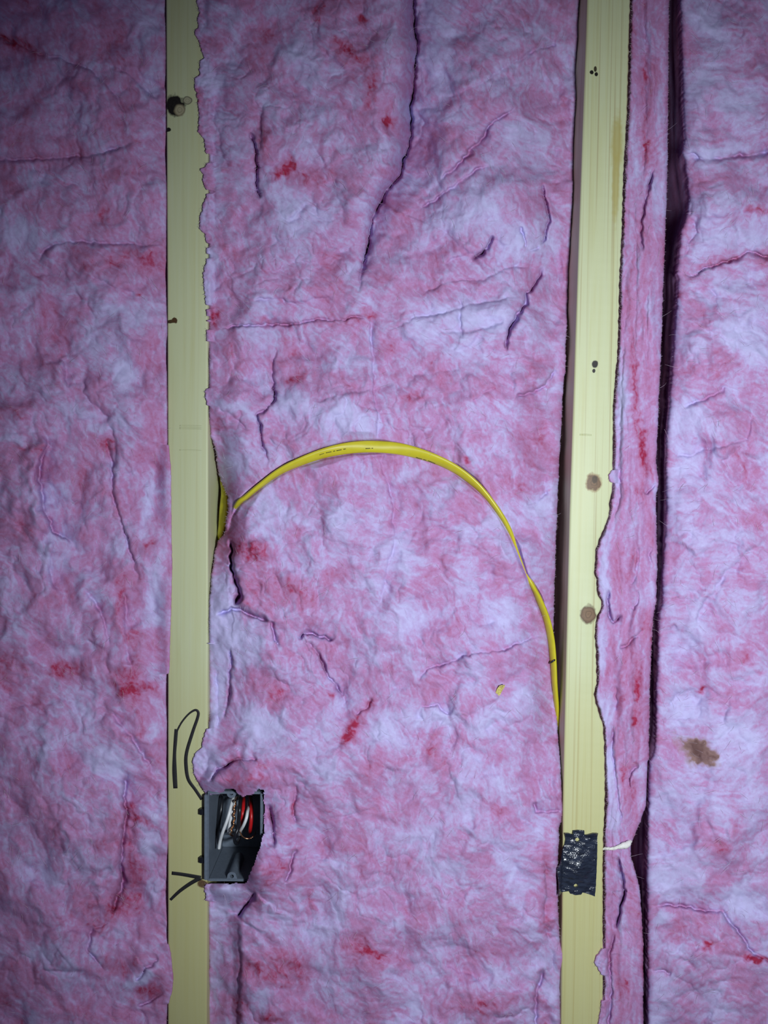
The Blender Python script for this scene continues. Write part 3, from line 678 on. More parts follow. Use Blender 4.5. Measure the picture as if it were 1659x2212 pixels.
def fields(which, px, py, detail=True):
    """height in mm towards the camera, dye 0..1, stain"""
    sh = px.shape
    px = px.ravel().astype(np.float64); py = py.ravel().astype(np.float64)
    h = base_mm(which, px, py)
    dye = np.zeros_like(px); stain = np.zeros_like(px)
    wx = 16 * fbm(px / 60, py / 60, 11, 3) ; wy = 16 * fbm(px / 60, py / 60, 23, 3)
    if which == 'strip': wx = wx * 0.3; wy = wy * 0.6
    fx = 3.0 * perlin(px / 13, py / 13, 31); fy = 3.0 * perlin(px / 13, py / 13, 37)
    fx2 = 0.5 * perlin(px / 7, py / 7, 33); fy2 = 0.5 * perlin(px / 7, py / 7, 39)
    qx, qy = px + 0.6 * wx + 0.9 * fx + fx2, py + 0.6 * wy + 0.9 * fy + fy2
    for cx, cy, rx, ry, hh in BULGES[which]:
        h += hh * np.exp(-(((px - cx) / rx) ** 2 + ((py - cy) / ry) ** 2))
    for pts, dep, hw, step, dec in CREASES[which]:
        idx, d, side, t, near = polyline_field(qx, qy, pts, max(dec * 2.6, min(hw * 2.5, 190)))
        if len(idx) == 0: continue
        ends = smooth(0, 0.14, t) * smooth(0, 0.14, 1 - t) if hw < 20 else smooth(0, 0.12, 1 - t)
        kk = (pts[0][0] * 0.013 + pts[0][1] * 0.017) % 50
        vary = np.clip(0.75 + 1.1 * fbm(qx[idx] / 42 + kk, qy[idx] / 42, 91, 2), 0.05, 1.5)
        if dep >= 6: vary = np.maximum(vary, 0.7)
        fade = ends * (0.45 + 0.55 * vary)
        lim = 1 - smooth(0.75, 1.0, d / (dec * 2.6))
        if hw < 20:
            slit = max(0.0, dep - 2.7) * 4.0
            asym = np.where(near, 1.35, 0.8)           # creases shaped broader towards the lamp, so more of the shaded wall shows
            h[idx] -= slit * ends * vary * np.exp(-(d / (asym * np.maximum(2.0, hw * 0.5 * (0.6 + 0.5 * vary)))) ** 1.7)
            h[idx] -= dep * 0.8 * fade * np.exp(-(d / (hw * 3.2 * np.where(near, 1.35, 0.6))) ** 1.4)
        else:
            h[idx] -= dep * 1.5 * ends * np.exp(-(d / (hw * 0.9)) ** 1.3)
        roll = (1 - np.exp(-(d / (hw * 0.9)))) * np.exp(-d / dec) * lim
        sgn = np.sign(step)
        h[idx] += np.where(side * sgn > 0, abs(step) * 1.5, -abs(step) * 0.35) * fade * roll
    if which == 'middle':
        # the deep lap fold: bulging left lip, right side rising slowly out of it
        idx, d, side, t, near = polyline_field(px + 0.4 * wx, py + 0.4 * wy, [(870, -260), (890, 0), (899, 90), (888, 250), (866, 370), (820, 440), (792, 550), (772, 650)], 330)
        e_ = 1 - smooth(0.72, 1.0, t)
        h[idx] += e_ * np.where(side > 0, -34 * np.exp(-(d / 95) ** 1.15), -34 * np.exp(-(d / 16) ** 1.2) + 6 * np.exp(-((d - 60) / 50) ** 2))
        idx, d, side, t, near = polyline_field(px, py, CABLE_XY, 60)
        seg = t
        wloc = np.interp(t, np.linspace(0, 1, 50), np.interp(np.linspace(0, 1, 50), CABLE_T, [c[2] for c in CABLE]))
        cab_idx, cab_d, cab_t, cab_w = idx, d, t, wloc
    if not detail: return h.reshape(sh)
    # wool relief
    strong = {'middle': 1.0, 'left': 1.0, 'strip': 0.55, 'right': 0.95}[which]
    sx, sy = (1.0, 1.0) if which != 'strip' else (2.6, 0.45)
    ax, ay = (px + wx * 1.6) * sx, (py + wy * 1.6) * sy
    n1 = fbm(ax / 150, ay / 150, 2, 2, 0.4)
    n2 = fbm(ax / 46, ay / 46, 5, 2)
    rid = 1 - np.abs(fbm((ax + 14 * n2) / 58, (ay - 14 * n2) / 58, 8, 2)) * 2.2
    n3 = fbm((ax + 5 * fx) / 17, (ay + 5 * fy) / 15, 13, 2)
    # streaks of fibre whose direction wanders
    th = 2.2 * fbm(px / 240, py / 240, 41, 2) + {'middle': 0.9, 'left': 1.1, 'strip': 1.57, 'right': 0.1}[which]
    streak = np.zeros_like(px); fine = np.zeros_like(px); wsum = np.zeros_like(px)
    for kd in range(5):
        a = math.pi * kd / 5
        dd = np.abs((th - a + math.pi / 2) % math.pi - math.pi / 2)
        wk = np.exp(-(dd / 0.34) ** 2) + 1e-3
        ca, sa = math.cos(a), math.sin(a)
        lx = (px + 0.9 * wx + fx) * ca + (py + 0.9 * wy + fy) * sa; ly = -(px + 0.9 * wx + fx) * sa + (py + 0.9 * wy + fy) * ca
        streak += wk * fbm(lx / 60, ly / 11, 17 + kd, 3)
        fine += wk * fbm(lx / 36, ly / 5.5, 27 + kd, 2)
        wsum += wk
    streak /= wsum; fine /= wsum
    patch = smooth(-0.25, 0.35, fbm(px / 170, py / 170, 47, 2))
    n4 = fbm(px / 6.5, py / 6.5, 19, 2)
    h += strong * (16.0 * n1 + 3.9 * n2 - 1.3 * patch * np.clip(rid, 0, 1) ** 6 + 0.32 * n3 + 0.48 * streak + 0.13 * n4)
    if which == 'middle' and len(cab_idx):
        # the cable presses its own bed into the wool; where it is buried only a slit is left
        hc = np.interp(cab_t, CABLE_T, CABLE_H); bur = np.interp(cab_t, CABLE_T, BURIED)
        e = np.maximum(0, cab_d - cab_w * 0.5)
        up = hc + 1.2 + 0.22 * e + 0.012 * e ** 2 - 5.0 * np.exp(-(e / 2.5) ** 2) + bur * (9.0 - 6.5 * np.exp(-(cab_d / 2.2) ** 2))
        lo = hc - 5.0 - 0.10 * cab_d - 0.012 * cab_d ** 2 + 5 * bur
        lo_w = 1 - smooth(35, 60, cab_d)
        hh = h[cab_idx]
        hn = np.minimum(hh, up)
        hn = np.where(cab_t < 0.94, np.maximum(hn, np.where(lo_w > 0, np.minimum(lo, up - 0.2), -1e3)) * lo_w + hn * (1 - lo_w), hn)
        fo = smooth(0.0, 0.02, cab_t) * (1 - smooth(0.9, 0.97, cab_t))
        h[cab_idx] = hh + (hn - hh) * fo
    # dye
    dm = fbm((ax + 20 * n2) / 75, (ay + 20 * n1) / 75, 29, 3)
    dye += {'middle': .40, 'left': .43, 'strip': .46, 'right': .34}[which] + 0.40 * dm + 0.26 * streak + 0.14 * n3 + 0.16 * fine + 0.06 * n4
    dye -= 0.05 * n2
    ux, uy = px + 0.55 * wx + 2.2 * fx, py + 0.55 * wy + 2.2 * fy
    for arr, lst in ((dye, DYE), (stain, STAIN)):
        for cx, cy, rx, ry, an, am in lst:
            rr = max(rx, ry) * 2.2
            idx = np.nonzero((np.abs(ux - cx) < rr) & (np.abs(uy - cy) < rr))[0]
            if len(idx) == 0: continue
            a = math.radians(an); dx, dy = ux[idx] - cx, uy[idx] - cy
            ex, ey = dx * math.cos(a) + dy * math.sin(a), -dx * math.sin(a) + dy * math.cos(a)
            arr[idx] += am * 0.68 * np.exp(-((ex / rx) ** 2 + (ey / ry) ** 2) ** 1.3) * (1 + 0.5 * n3[idx])
    return h.reshape(sh), np.clip(dye, 0, 1).reshape(sh), np.clip(stain, 0, 1).reshape(sh)

_c = np.array(CABLE_XY, float); _l = np.concatenate([[0], np.cumsum(np.hypot(*np.diff(_c, axis=0).T))]); CABLE_T = _l / _l[-1]
CABLE_H = None
def _cable_height():
    h = base_mm('middle', _c[:, 0], _c[:, 1])
    for bx_, by_, rx_, ry_, hh_ in BULGES['middle']:
        h = h + hh_ * np.exp(-(((_c[:, 0] - bx_) / rx_) ** 2 + ((_c[:, 1] - by_) / ry_) ** 2))
    h = h - 2.0
    for _ in range(3): h = np.convolve(np.pad(h, 1, mode='edge'), [.25, .5, .25], 'valid')
    return h

SIDE_F = (0.02, 0.05, 0.08, 0.12, 0.16, 0.2, 0.25, 0.3, 0.36, 0.42, 0.5, 0.6, 0.7, 0.8, 0.9, 1.0)
def edge_profile(e, r):
    """how far (mm) a rounded border falls back, e px from the border"""
    t = np.clip(1 - e / r, 0, 1)
    return 1 - np.sqrt(np.clip(1 - t * t, 0, 1))

def batt(name, which, fl, fr, lmode, rmode, step=1.95, hole=None, jag=(2.0, 2.0), back=0.086, rr=(16, 16), rd=(7, 7), over=None):
    rows = np.concatenate([np.arange(PY0, -20, 9.0), np.arange(-20, 2232, step), np.arange(2232, PY1 + 0.1, 9.0)])   # finest where it is looked at
    wmax = float(np.max(fr(rows) - fl(rows)))
    nc = int(wmax / step) + 1
    u = np.linspace(0, 1, nc)
    # finer columns close to both borders
    if which in ('left', 'right'):
        fr_ = 410.0 / wmax
        k_in = int(wmax * (1 - fr_) / step); k_out = int(wmax * fr_ / 9)
        u = np.concatenate([np.linspace(0, fr_, k_out, endpoint=False), np.linspace(fr_, 1, k_in)])
        if which == 'right': u = 1 - u[::-1]
        nc = len(u)
    jl = jag[0] * (fbm(rows / 14, rows * 0 + 3.3, 51, 3) * 1.3 + 0.6 * perlin(rows / 5, rows * 0, 53))
    jr = jag[1] * (fbm(rows / 14, rows * 0 + 8.1, 55, 3) * 1.3 + 0.6 * perlin(rows / 5, rows * 0, 57))
    xl = fl(rows) + jl; xr = fr(rows) + jr
    if which == 'strip': xr = np.minimum(xr, right_left(rows) - 5.0)
    if which == 'right': xl = np.maximum(xl, right_left(rows) - 1.0)
    edge = (L_right(rows) if which == 'middle' else R_right(rows))
    lap = np.zeros(len(rows), bool)
    if lmode == 'over':
        lap = xl < edge - 2.5
        xl = np.where(lap, xl, np.maximum(xl, edge + 2.0))
    lapc = lap[:, None]
    lapr = np.zeros(len(rows), bool)
    if rmode == 'over':
        lapr = xr > L_left(rows) + 2.5
        xr = np.where(lapr, xr, np.minimum(xr, L_left(rows) - 1.0))
    px = xl[:, None] + (xr - xl)[:, None] * u[None, :]
    py = np.repeat(rows[:, None], nc, 1)
    h, dye, stain = fields(which, px, py)
    el = px - xl[:, None]; er = xr[:, None] - px
    # relief calms down towards the gap, then the borders are rounded off
    if which in ('strip', 'right'):
        hb0 = base_mm(which, px, py)
        dist = er if which == 'strip' else el
        h = hb0 + (h - hb0) * (0.22 + 0.78 * smooth(0, 45 if which == 'right' else 30, dist))
    if lmode == 'over':                                     # wool that lies on the stud face ends thin and frayed
        w = 1 - smooth(0, 14, px - edge[:, None] - 2)
        w = w * lapc
        hb = np.maximum(h, 3.4 + 1.2 * fbm(px / 9, py / 9, 61, 2))
        h = h + (hb - h) * w
        h = h - edge_profile(el, 6) * np.where(lapc, 1.0, rd[0])
    elif lmode == 'deep': h = h - rd[0] * edge_profile(el, rr[0])
    if rmode == 'deep': h = h - rd[1] * edge_profile(er, rr[1])
    if rmode == 'over':
        w = (1 - smooth(0, 30, L_left(py) - px)) * lapr[:, None]
        h = h + (np.maximum(h, 2.6 + 0.6 * fbm(px / 9, py / 9, 61, 2)) - h) * w
        h = h - edge_profile(er, 6) * 1.2
    hsm = base_mm(which, px, py)
    y = -h / 1000.0
    X, _, Z = P(px, py, y)
    cols_x = [X]; cols_y = [y]; cols_z = [Z]; cols_d = [dye]; cols_s = [stain]
    def side(xcol, zcol, ycol, dcol, sgn, limit):
        out = []
        ker = np.hanning(43); ker /= ker.sum()
        xs_ = np.convolve(np.pad(xcol, 21, mode='edge'), ker, 'valid')
        xs_ = np.where(limit > 0.01, xs_, xcol)
        for f in SIDE_F:
            yy = ycol + (limit - ycol) * f
            wob = 0.0009 * fbm(zcol * 14, yy * 90, 71, 2) * (limit > 0.01) - sgn * 0.0016 * f * (limit > 0.01)
            out.append(((xs_ + (xcol - xs_) * max(0, 1 - f * 6)) + wob, yy, zcol, np.clip(0.52 + 0.35 * fbm(zcol * 6, yy * 260, 73, 2), 0, 1)))
        return out
    limL = np.full(len(rows), back); limR = np.full(len(rows), back)
    if lmode == 'over':
        limL = np.where(lap, -0.0004, back)
    if rmode == 'over': limR = np.where(lapr, -0.0004, back)
    sl = side(X[:, 0], Z[:, 0], y[:, 0], dye[:, 0], -1, limL)[::-1]
    sr = side(X[:, -1], Z[:, -1], y[:, -1], dye[:, -1], 1, limR)
    AX = np.column_stack([c[0] for c in sl] + [X] + [c[0] for c in sr])
    AY = np.column_stack([c[1] for c in sl] + [y] + [c[1] for c in sr])
    AZ = np.column_stack([c[2] for c in sl] + [Z] + [c[2] for c in sr])
    AD = np.column_stack([c[3] for c in sl] + [dye] + [c[3] for c in sr])
    AS = np.column_stack([np.zeros((len(rows), len(SIDE_F))), stain, np.zeros((len(rows), len(SIDE_F)))])
    m, n = AX.shape
    i = np.arange(m - 1)[:, None] * n; j = np.arange(n - 1)[None, :]
    Q = np.stack([i + j, i + n + j, i + n + j + 1, i + j + 1], -1).reshape(-1, 4)
    if hole is not None:
        cx = np.column_stack([px[:, :1]] * len(SIDE_F) + [px] + [px[:, -1:]] * len(SIDE_F)); cy = np.column_stack([py[:, :1]] * len(SIDE_F) + [py] + [py[:, -1:]] * len(SIDE_F))
        inside = hole(cx, cy)
        keep = ~(inside.ravel()[Q].any(1))
        Q = Q[keep]
    me = np_mesh(name, np.stack([AX, AY, AZ], -1).reshape(-1, 3), Q)
    for nm, arr in (('dye', AD), ('stain', AS)):
        at = me.attributes.new(nm, 'FLOAT', 'POINT'); at.data.foreach_set('value', arr.astype(np.float32).ravel())
    o = link(name, me, M_ins); recentre(o)
    # loose fibres: on the face and along the borders
    rs = np.random.RandomState(len(name) + nc)
    segs = 5; V = []; F = []
    nf = int((xr - xl).mean() * 2212 / 1100)
    ne = 1500 if which in ('middle', 'strip') else 300
    def strand(p, d, L, r, curl):
        pts = [p]; d = d / (np.linalg.norm(d) + 1e-9)
        for k in range(segs):
            d = d + curl * rs.randn(3) * np.array([1, .35, 1]); d /= np.linalg.norm(d)
            pts.append(pts[-1] + d * L / segs)
        b0 = len(V); nrm = np.array([0, -1.0, 0])
        for k, q in enumerate(pts):
            tdir = pts[min(k + 1, segs)] - pts[max(k - 1, 0)]
            a = np.cross(tdir, nrm); a /= np.linalg.norm(a) + 1e-9
            rk = r * (1 - 0.7 * k / segs)
            V.append(q + a * rk); V.append(q - a * rk); V.append(q + nrm * rk * 1.2)
        for k in range(segs):
            o0 = b0 + 3 * k
            for (a, b) in ((0, 1), (1, 2), (2, 0)): F.append((o0 + a, o0 + b, o0 + 3 + b, o0 + 3 + a))
    for k in range(nf):
        r_ = rs.randint(0, len(rows)); c_ = rs.randint(2, nc - 2)
        if hole is not None and hole(px[r_:r_ + 1, c_:c_ + 1], py[r_:r_ + 1, c_:c_ + 1], 14)[0, 0]: continue
        p = np.array([X[r_, c_], y[r_, c_] - 0.0001, Z[r_, c_]])
        a = th_at(which, px[r_, c_], py[r_, c_]) + rs.randn() * 0.7
        sg = rs.choice([-1, 1])
        strand(p, np.array([math.cos(a) * sg, -0.18, -math.sin(a) * sg]), rs.uniform(.004, .014), rs.uniform(.00007, .00013), 0.16)
    for k in range(ne):
        r_ = rs.randint(0, len(rows)); left = rs.rand() < 0.5
        c_ = rs.randint(0, 3) if left else nc - 1 - rs.randint(0, 3)
        if (left and lmode == 'off') or (not left and rmode == 'off'): continue
        if ((which == 'strip' and not left) or which == 'right') and (1590 < rows[r_] < 1770 or rows[r_] > 1920): continue
        p = np.array([X[r_, c_], y[r_, c_], Z[r_, c_]])
        strand(p, np.array([-1.0 if left else 1.0, -0.35, rs.randn() * .9]), (rs.uniform(.001, .0032) if left and lmode == 'over' else rs.uniform(.0005, .0016)), rs.uniform(.00007, .00013), 0.3)
    fo = link('loose_fibres', np_mesh('loose_fibres', np.array(V), np.array(F)), M_fibre, o)
    fo['kind'] = 'stuff'
    return o

def th_at(which, x, y):
    return float(2.2 * fbm(np.array([x / 240]), np.array([y / 240]), 41, 2)[0] + {'middle': 0.9, 'left': 1.1, 'strip': 1.57, 'right': 0.1}[which])

left_left = table([(-500, -430), (2700, -430)])
left_right = table([(-450, 355), (0, 357), (900, 360), (960, 364), (1010, 369), (1250, 371), (1440, 366), (1500, 360), (2030, 361), (2060, 369), (2110, 374), (2140, 372), (2170, 364), (2650, 361)])
mid_left = table([(-450, 424), (0, 424), (20, 431), (37, 427), (60, 428), (64, 420), (70, 421), (88, 430), (125, 440), (130, 433), (142, 431), (162, 431), (169, 420), (189, 420), (219, 428), (250, 430), (283, 428), (304, 442), (337, 447), (361, 443),
                  (364, 433), (378, 439), (388, 435), (412, 447), (425, 444), (442, 439), (466, 432), (493, 430), (506, 442), (533, 447), (560, 446), (590, 439), (634, 442), (675, 447), (739, 448), (780, 449), (834, 449), (845, 444), (865, 444), (892, 450),
                  (942, 455), (976, 466), (1027, 473), (1040, 478), (1070, 491), (1110, 492), (1150, 484), (1175, 468), (1200, 463), (1246, 457), (1300, 452), (1330, 450), (1480, 449), (1540, 449), (1564, 448), (1595, 439), (1615, 435), (1625, 423), (1645, 417), (1669, 418),
                  (1690, 428), (1703, 436), (1720, 447), (1890, 449), (1908, 447), (1915, 441), (1930, 442), (1946, 446), (1965, 449), (2650, 449)])
mid_right = table([(-450, 1270), (0, 1252), (200, 1246), (370, 1240), (740, 1223), (780, 1222), (800, 1222), (812, 1219), (1000, 1208), (1200, 1200), (1330, 1196), (1400, 1196), (1480, 1199), (1540, 1203), (1640, 1210), (1760, 1216), (1790, 1208), (1900, 1204), (1960, 1206), (2040, 1210), (2062, 1222), (2078, 1224), (2100, 1217), (2140, 1211), (2650, 1209)])
strip_left = lambda y: np.maximum(R_right(y) + 2.5, 0) - 22 * np.exp(-((np.asarray(y) - 2078) / 22.0) ** 2) - 12 * np.exp(-((np.asarray(y) - 1030) / 14.0) ** 2) - 14 * smooth(2120, 2230, np.asarray(y, float))
strip_right = table([(-450, 1450), (0, 1446), (150, 1444), (370, 1442), (740, 1429), (1000, 1418), (1045, 1423), (1075, 1417), (1200, 1420), (1300, 1418), (1325, 1412), (1480, 1404), (1640, 1402), (1680, 1400), (1740, 1396), (1790, 1378), (1822, 1363), (1850, 1363), (1880, 1372), (1920, 1382), (1980, 1387), (2050, 1390), (2700, 1389)])
right_left = table([(-450, 1470), (0, 1470), (150, 1474), (300, 1480), (330, 1474), (350, 1479), (400, 1485), (440, 1488), (470, 1482), (500, 1470), (540, 1467), (592, 1461), (600, 1466), (740, 1457), (850, 1448), (890, 1446), (950, 1439), (1100, 1440), (1250, 1431), (1300, 1432), (1325, 1424), (1480, 1418), (1600, 1416), (1632, 1412), (1645, 1404), (1700, 1402), (1800, 1399), (1900, 1398), (2000, 1399), (2060, 1399), (2700, 1399)])
right_right = table([(-500, 2080), (2700, 2080)])

HOLE = [(430, 1722), (462, 1717), (478, 1715), (490, 1705), (506, 1706), (514, 1716), (524, 1723), (534, 1719), (545, 1719), (553, 1711), (560, 1706), (569, 1708), (570, 1795), (556, 1845), (531, 1907), (440, 1908), (430, 1900)]
def box_hole(x, y, grow=0):
    """inside the opening that the wool leaves round the electrical box"""
    x = x + 2.0 * perlin(x / 8, y / 8, 81); y = y + 2.0 * perlin(x / 8, y / 8, 83)
    ins = np.zeros(x.shape, bool)
    n = len(HOLE); j = n - 1
    for i in range(n):
        xi, yi = HOLE[i]; xj, yj = HOLE[j]
        if yi != yj:
            c = ((yi > y) != (yj > y)) & (x < (xj - xi) * (y - yi) / (yj - yi) + xi)
            ins ^= c
        j = i
    if grow: ins |= (x > 430) & (x < 571 + grow) & (y > 1700 - grow) & (y < 1908 + grow)
    return ins

_old_base = base_mm
def base_mm(which, px, py):
    h = _old_base(which, px, py)
    if which == 'middle':
        # the wool laps over the top, the lower right corner and the bottom of the electrical box
        h = h + 17 * np.exp(-(((px - 505) / 75) ** 4 + ((py - 1690) / 26) ** 2))
        h = h + 16 * np.exp(-(((px - 562) / 30) ** 2 + ((py - 1880) / 40) ** 2))
        h = h + 9 * np.exp(-(((px - 485) / 45) ** 4 + ((py - 1922) / 16) ** 2))
        h = h - 7 * np.exp(-(((px - 578) / 16) ** 2 + ((py - 1770) / 45) ** 2))
    return h

CABLE_H = _cable_height()
b_mid = tag(batt('insulation_batt', 'middle', mid_left, mid_right, 'over', 'deep', hole=box_hole, jag=(2.8, 1.6), rr=(8, 14), rd=(4, 8)),
            'pink fibreglass batt filling the bay between the two studs, under the yellow cable', 'insulation', 'insulation batts')
b_left = tag(batt('insulation_batt', 'left', left_left, left_right, 'off', 'over', step=2.3, jag=(0, 0.8)),
             'dim mottled pink fibreglass batt beside the stud with the marker loop', 'insulation', 'insulation batts')
b_strip = tag(batt('insulation_strip', 'strip', strip_left, strip_right, 'over', 'deep', step=2.0, jag=(2.6, 1.6), rr=(6, 12), rd=(4, 6)),
              'narrow vertical strip of pink fibreglass between the knotty stud and the dark gap', 'insulation', 'insulation batts')
b_right = tag(batt('insulation_batt', 'right', right_left, right_right, 'deep', 'off', step=2.2, jag=(2.4, 0), rr=(14, 10), rd=(7, 0)),
              'bright pink fibreglass batt with a brown stain, beyond the dark gap', 'insulation', 'insulation batts')

# ------------------------------------------------------------------ yellow cables
def cable_obj(name, pts, widths, ys, label):
    w = np.array(widths, float) * 0.00046
    a, bb = 0.0059, 0.0027
    s = np.clip(((w / 2) ** 2 - bb ** 2) / (a ** 2 - bb ** 2), 0, 1)
    tw = np.arccos(np.sqrt(s))                              # the flat cable turns on its edge
    p3 = [Pv(x, y, d) for (x, y), d in zip(pts, ys)]
    me = sweep(p3, a, bb, n=16, up=(0, -1, 0), twist=-tw, smooth_n=8)
    o = link(name, me, M_cable); recentre(o)
    return tag(o, label, 'cable', 'yellow cables'), p3, tw

cx = np.array([c[0] for c in CABLE], float); cy = np.array([c[1] for c in CABLE], float)
ycab = -(CABLE_H - 6.0 * np.array(BURIED)) / 1000.0
ycab[0] = 0.050; ycab[1] = 0.030
ycab[-3:] = [0.030, 0.040, 0.055]
ycab[-6:-3] = np.maximum(ycab[-6:-3], [0.010, 0.016, 0.022])
cab, cab3, cabtw = cable_obj('electrical_cable', CABLE_XY, [c[2] for c in CABLE], ycab, 'long yellow electrical cable arching across the middle insulation batt')
# faint print dashes on the jacket
for k, (x0, x1, dy) in enumerate(((690, 700, 0), (704, 716, 0), (720, 724, 0), (727, 738, 0), (742, 747, 0), (790, 800, 3), (803, 806, 3), (900, 912, 9), (916, 921, 9), (926, 940, 9))):
    pts = []
    for x in np.linspace(x0, x1, 4):
        yy = np.interp(x, cx, cy) + dy; yd = np.interp(x, cx, ycab)
        pts.append(Pv(x, yy, yd - 0.0031 + 0.0007 * (abs(dy) > 5)))
    link('printed_dash', sweep(pts, 0.0004, 0.00025, n=6, smooth_n=1), M_print, cab)
yb_ = np.interp(1428, cy, ycab)
link('dark_band', sweep([Pv(1187, 1433, yb_ - 0.001), Pv(1190, 1431, yb_ - 0.0052), Pv(1195, 1428, yb_ - 0.0064), Pv(1199, 1425, yb_ - 0.0052), Pv(1202, 1423, yb_ - 0.001)], 0.0009, 0.0006, n=8), M_blackw, cab)
cab2, _, _ = cable_obj('electrical_cable', [(477, 1000), (480, 1036), (484, 1068), (483, 1100), (479, 1135), (475, 1160), (478, 1185)], [10, 12, 18, 21, 18, 14, 12],
                       [0.078, 0.055, 0.040, 0.036, 0.038, 0.046, 0.070], 'short stub of yellow cable poking out beside the left stud')

# ------------------------------------------------------------------ electrical box
def at_box(px, py, y): return Pv(px, py, y)
BF, BBK = -0.010, 0.066
tl = Pv(440, 1709, BF); br = Pv(567, 1905, BF)
bx0, bx1, bz1, bz0 = tl.x, br.x, tl.z, br.z
xs = Pv(451.5, 1800, 0.0).x                                  # stud face, the box is nailed to it
bx0 = max(bx0, xs + 0.0004) if False else xs + 0.0006
T = 0.0026
ebox = empty('electrical_box', Vector(((bx0 + bx1) / 2, 0.03, bz0)))
tag(ebox, 'open grey plastic electrical box fixed to the left stud, wires inside', 'electrical box')
def bpart(name, *a, mat=M_box, bev=0.0005):
    return link(name, box_mesh(*a, bevel=bev), mat, ebox)
bpart('side_panel', bx0, bx0 + 0.0012, BF, BBK, bz0, bz1)
bpart('side_panel', bx1 - T, bx1, BF, BBK, bz0, bz1)
bpart('top_panel', bx0 + 0.0012, bx1 - T, BF, BBK, bz1 - T, bz1)
bpart('bottom_panel', bx0 + 0.0012, bx1 - T, BF, BBK, bz0, bz0 + T)
bpart('back_panel', bx0 + 0.0012, bx1 - T, BBK - T, BBK, bz0 + T, bz1 - T)
# lip that laps over the stud face, with two small nail tabs
bpart('front_lip', bx0 - 0.0034, bx0 + 0.0002, BF, -0.0012, bz0 + 0.001, bz1 - 0.004, bev=0.0004)
for yy in (1753, 1857):
    p = Pv(436, yy, -0.004)
    bpart('nail_tab', p.x - 0.0022, bx0 - 0.0030, -0.0062, -0.0002, p.z - 0.003, p.z + 0.003, mat=M_blackw, bev=0.0006)
def boss(cxp, cyp, up):
    c = Pv(cxp, cyp, BF + 0.001)
    bm = bmesh.new()
    ro, ri, n = 0.0046, 0.0019, 20
    zedge = (bz1 - T * 0.5) if up else (bz0 + T * 0.5)
    outer = []; inner = []
    for k in range(n):
        a = 2 * math.pi * k / n
        x, z = ro * math.cos(a), ro * math.sin(a)
        s = math.sin(a) if up else -math.sin(a)
        if s > 0.2:                                          # flare out to the panel it grows from
            z = (zedge - c.z); x = x * (1.0 + 0.9 * s)
        outer.append((c.x + x, c.z + z)); inner.append((c.x + ri * math.cos(a), c.z + ri * math.sin(a)))
    y0, y1 = BF + 0.0008, BF + 0.045
    vo0 = [bm.verts.new((x, y0, z)) for x, z in outer]; vi0 = [bm.verts.new((x, y0, z)) for x, z in inner]
    vo1 = [bm.verts.new((x, y1, z)) for x, z in outer]; vi1 = [bm.verts.new((x, y1, z)) for x, z in inner]
    for k in range(n):
        j = (k + 1) % n
        bm.faces.new((vo0[k], vo0[j], vi0[j], vi0[k])); bm.faces.new((vi0[k], vi0[j], vi1[j], vi1[k]))
        bm.faces.new((vo0[j], vo0[k], vo1[k], vo1[j])); bm.faces.new((vo1[k], vi1[k], vi1[j], vo1[j]))
    bmesh.ops.recalc_face_normals(bm, faces=bm.faces)
    me = bpy.data.meshes.new('screw_boss'); bm.to_mesh(me); bm.free()
    return link('screw_boss', me, M_box, ebox)
boss(500, 1714, True); boss(501, 1893, False)

# wires in the box
def wire(name, pts, r, mat, label, group, n=10):
    me = sweep([Pv(x, y, d) for x, y, d in pts], r, n=n, smooth_n=6)
    o = link(name, me, mat); recentre(o)
    return tag(o, label, 'wire', group)
G = 'wires inside the electrical box'
wire('white_wire', [(506, 1716, .055), (504, 1722, .022), (499, 1742, .008), (492, 1768, .002), (482, 1795, .004), (476, 1815, .010), (473, 1833, .013)], .0017, M_whitew, 'longest white wire, hanging lowest in the electrical box', G)
wire('white_wire', [(509, 1722, .058), (507, 1730, .026), (503, 1748, .012), (498, 1770, .010), (494, 1794, .014), (494, 1800, .030), (500, 1795, .058)], .0016, M_whitew, 'white wire pressed between the longest white wire and the bare copper', G)
wire('white_wire', [(537, 1732, .058), (537, 1742, .034), (535, 1752, .018), (532, 1768, .012), (526, 1783, .013), (519, 1795, .022), (517, 1803, .045)], .0017, M_whitew, 'short curved white wire in front of the red wires', G)
ct = []
for k in range(26):
    t = k / 25
    x = np.interp(t, [0, .3, .7, 1], [511, 506, 506, 499]); yy = 1722 + 76 * t
    ct.append((x + 1.7 * math.cos(k * 1.25), yy, 0.004 + .0013 * math.sin(k * 1.25) + .03 * max(0, .12 - t) / .12))
wire('copper_wire', [(514, 1722, .058)] + ct + [(497, 1802, .008), (503, 1806, .02), (506, 1804, .055)], .0009, M_copper, 'twisted bare copper wire beside the white wires in the box', G)
wire('copper_wire', [(517, 1791, .055), (518, 1796, .02), (523, 1806, .012), (531, 1811, .010), (541, 1811, .012), (550, 1804, .018), (553, 1796, .058)], .0007, M_copper, 'thin bare copper wire curled below the red wires', G)
wire('black_wire', [(519, 1718, .058), (519, 1726, .02), (518, 1745, .008), (516, 1768, .006), (514, 1788, .006), (509, 1803, .004), (507, 1815, .006), (511, 1822, .012), (516, 1815, .03), (518, 1806, .058)], .0019, M_blackw, 'black wire doubled back at its foot, left of the red wires', G)
wire('black_wire', [(477, 1718, .058), (479, 1724, .036), (478, 1745, .028), (474, 1770, .026), (470, 1800, .030), (468, 1822, .036)], .0018, M_blackw, 'black wire deep on the left side of the electrical box', G)
wire('red_wire', [(526, 1722, .058), (526, 1732, .034), (525, 1750, .024), (523, 1768, .022), (522, 1785, .030), (523, 1790, .058)], .0019, M_redw, 'red wire partly hidden behind the short curved white wire', G)
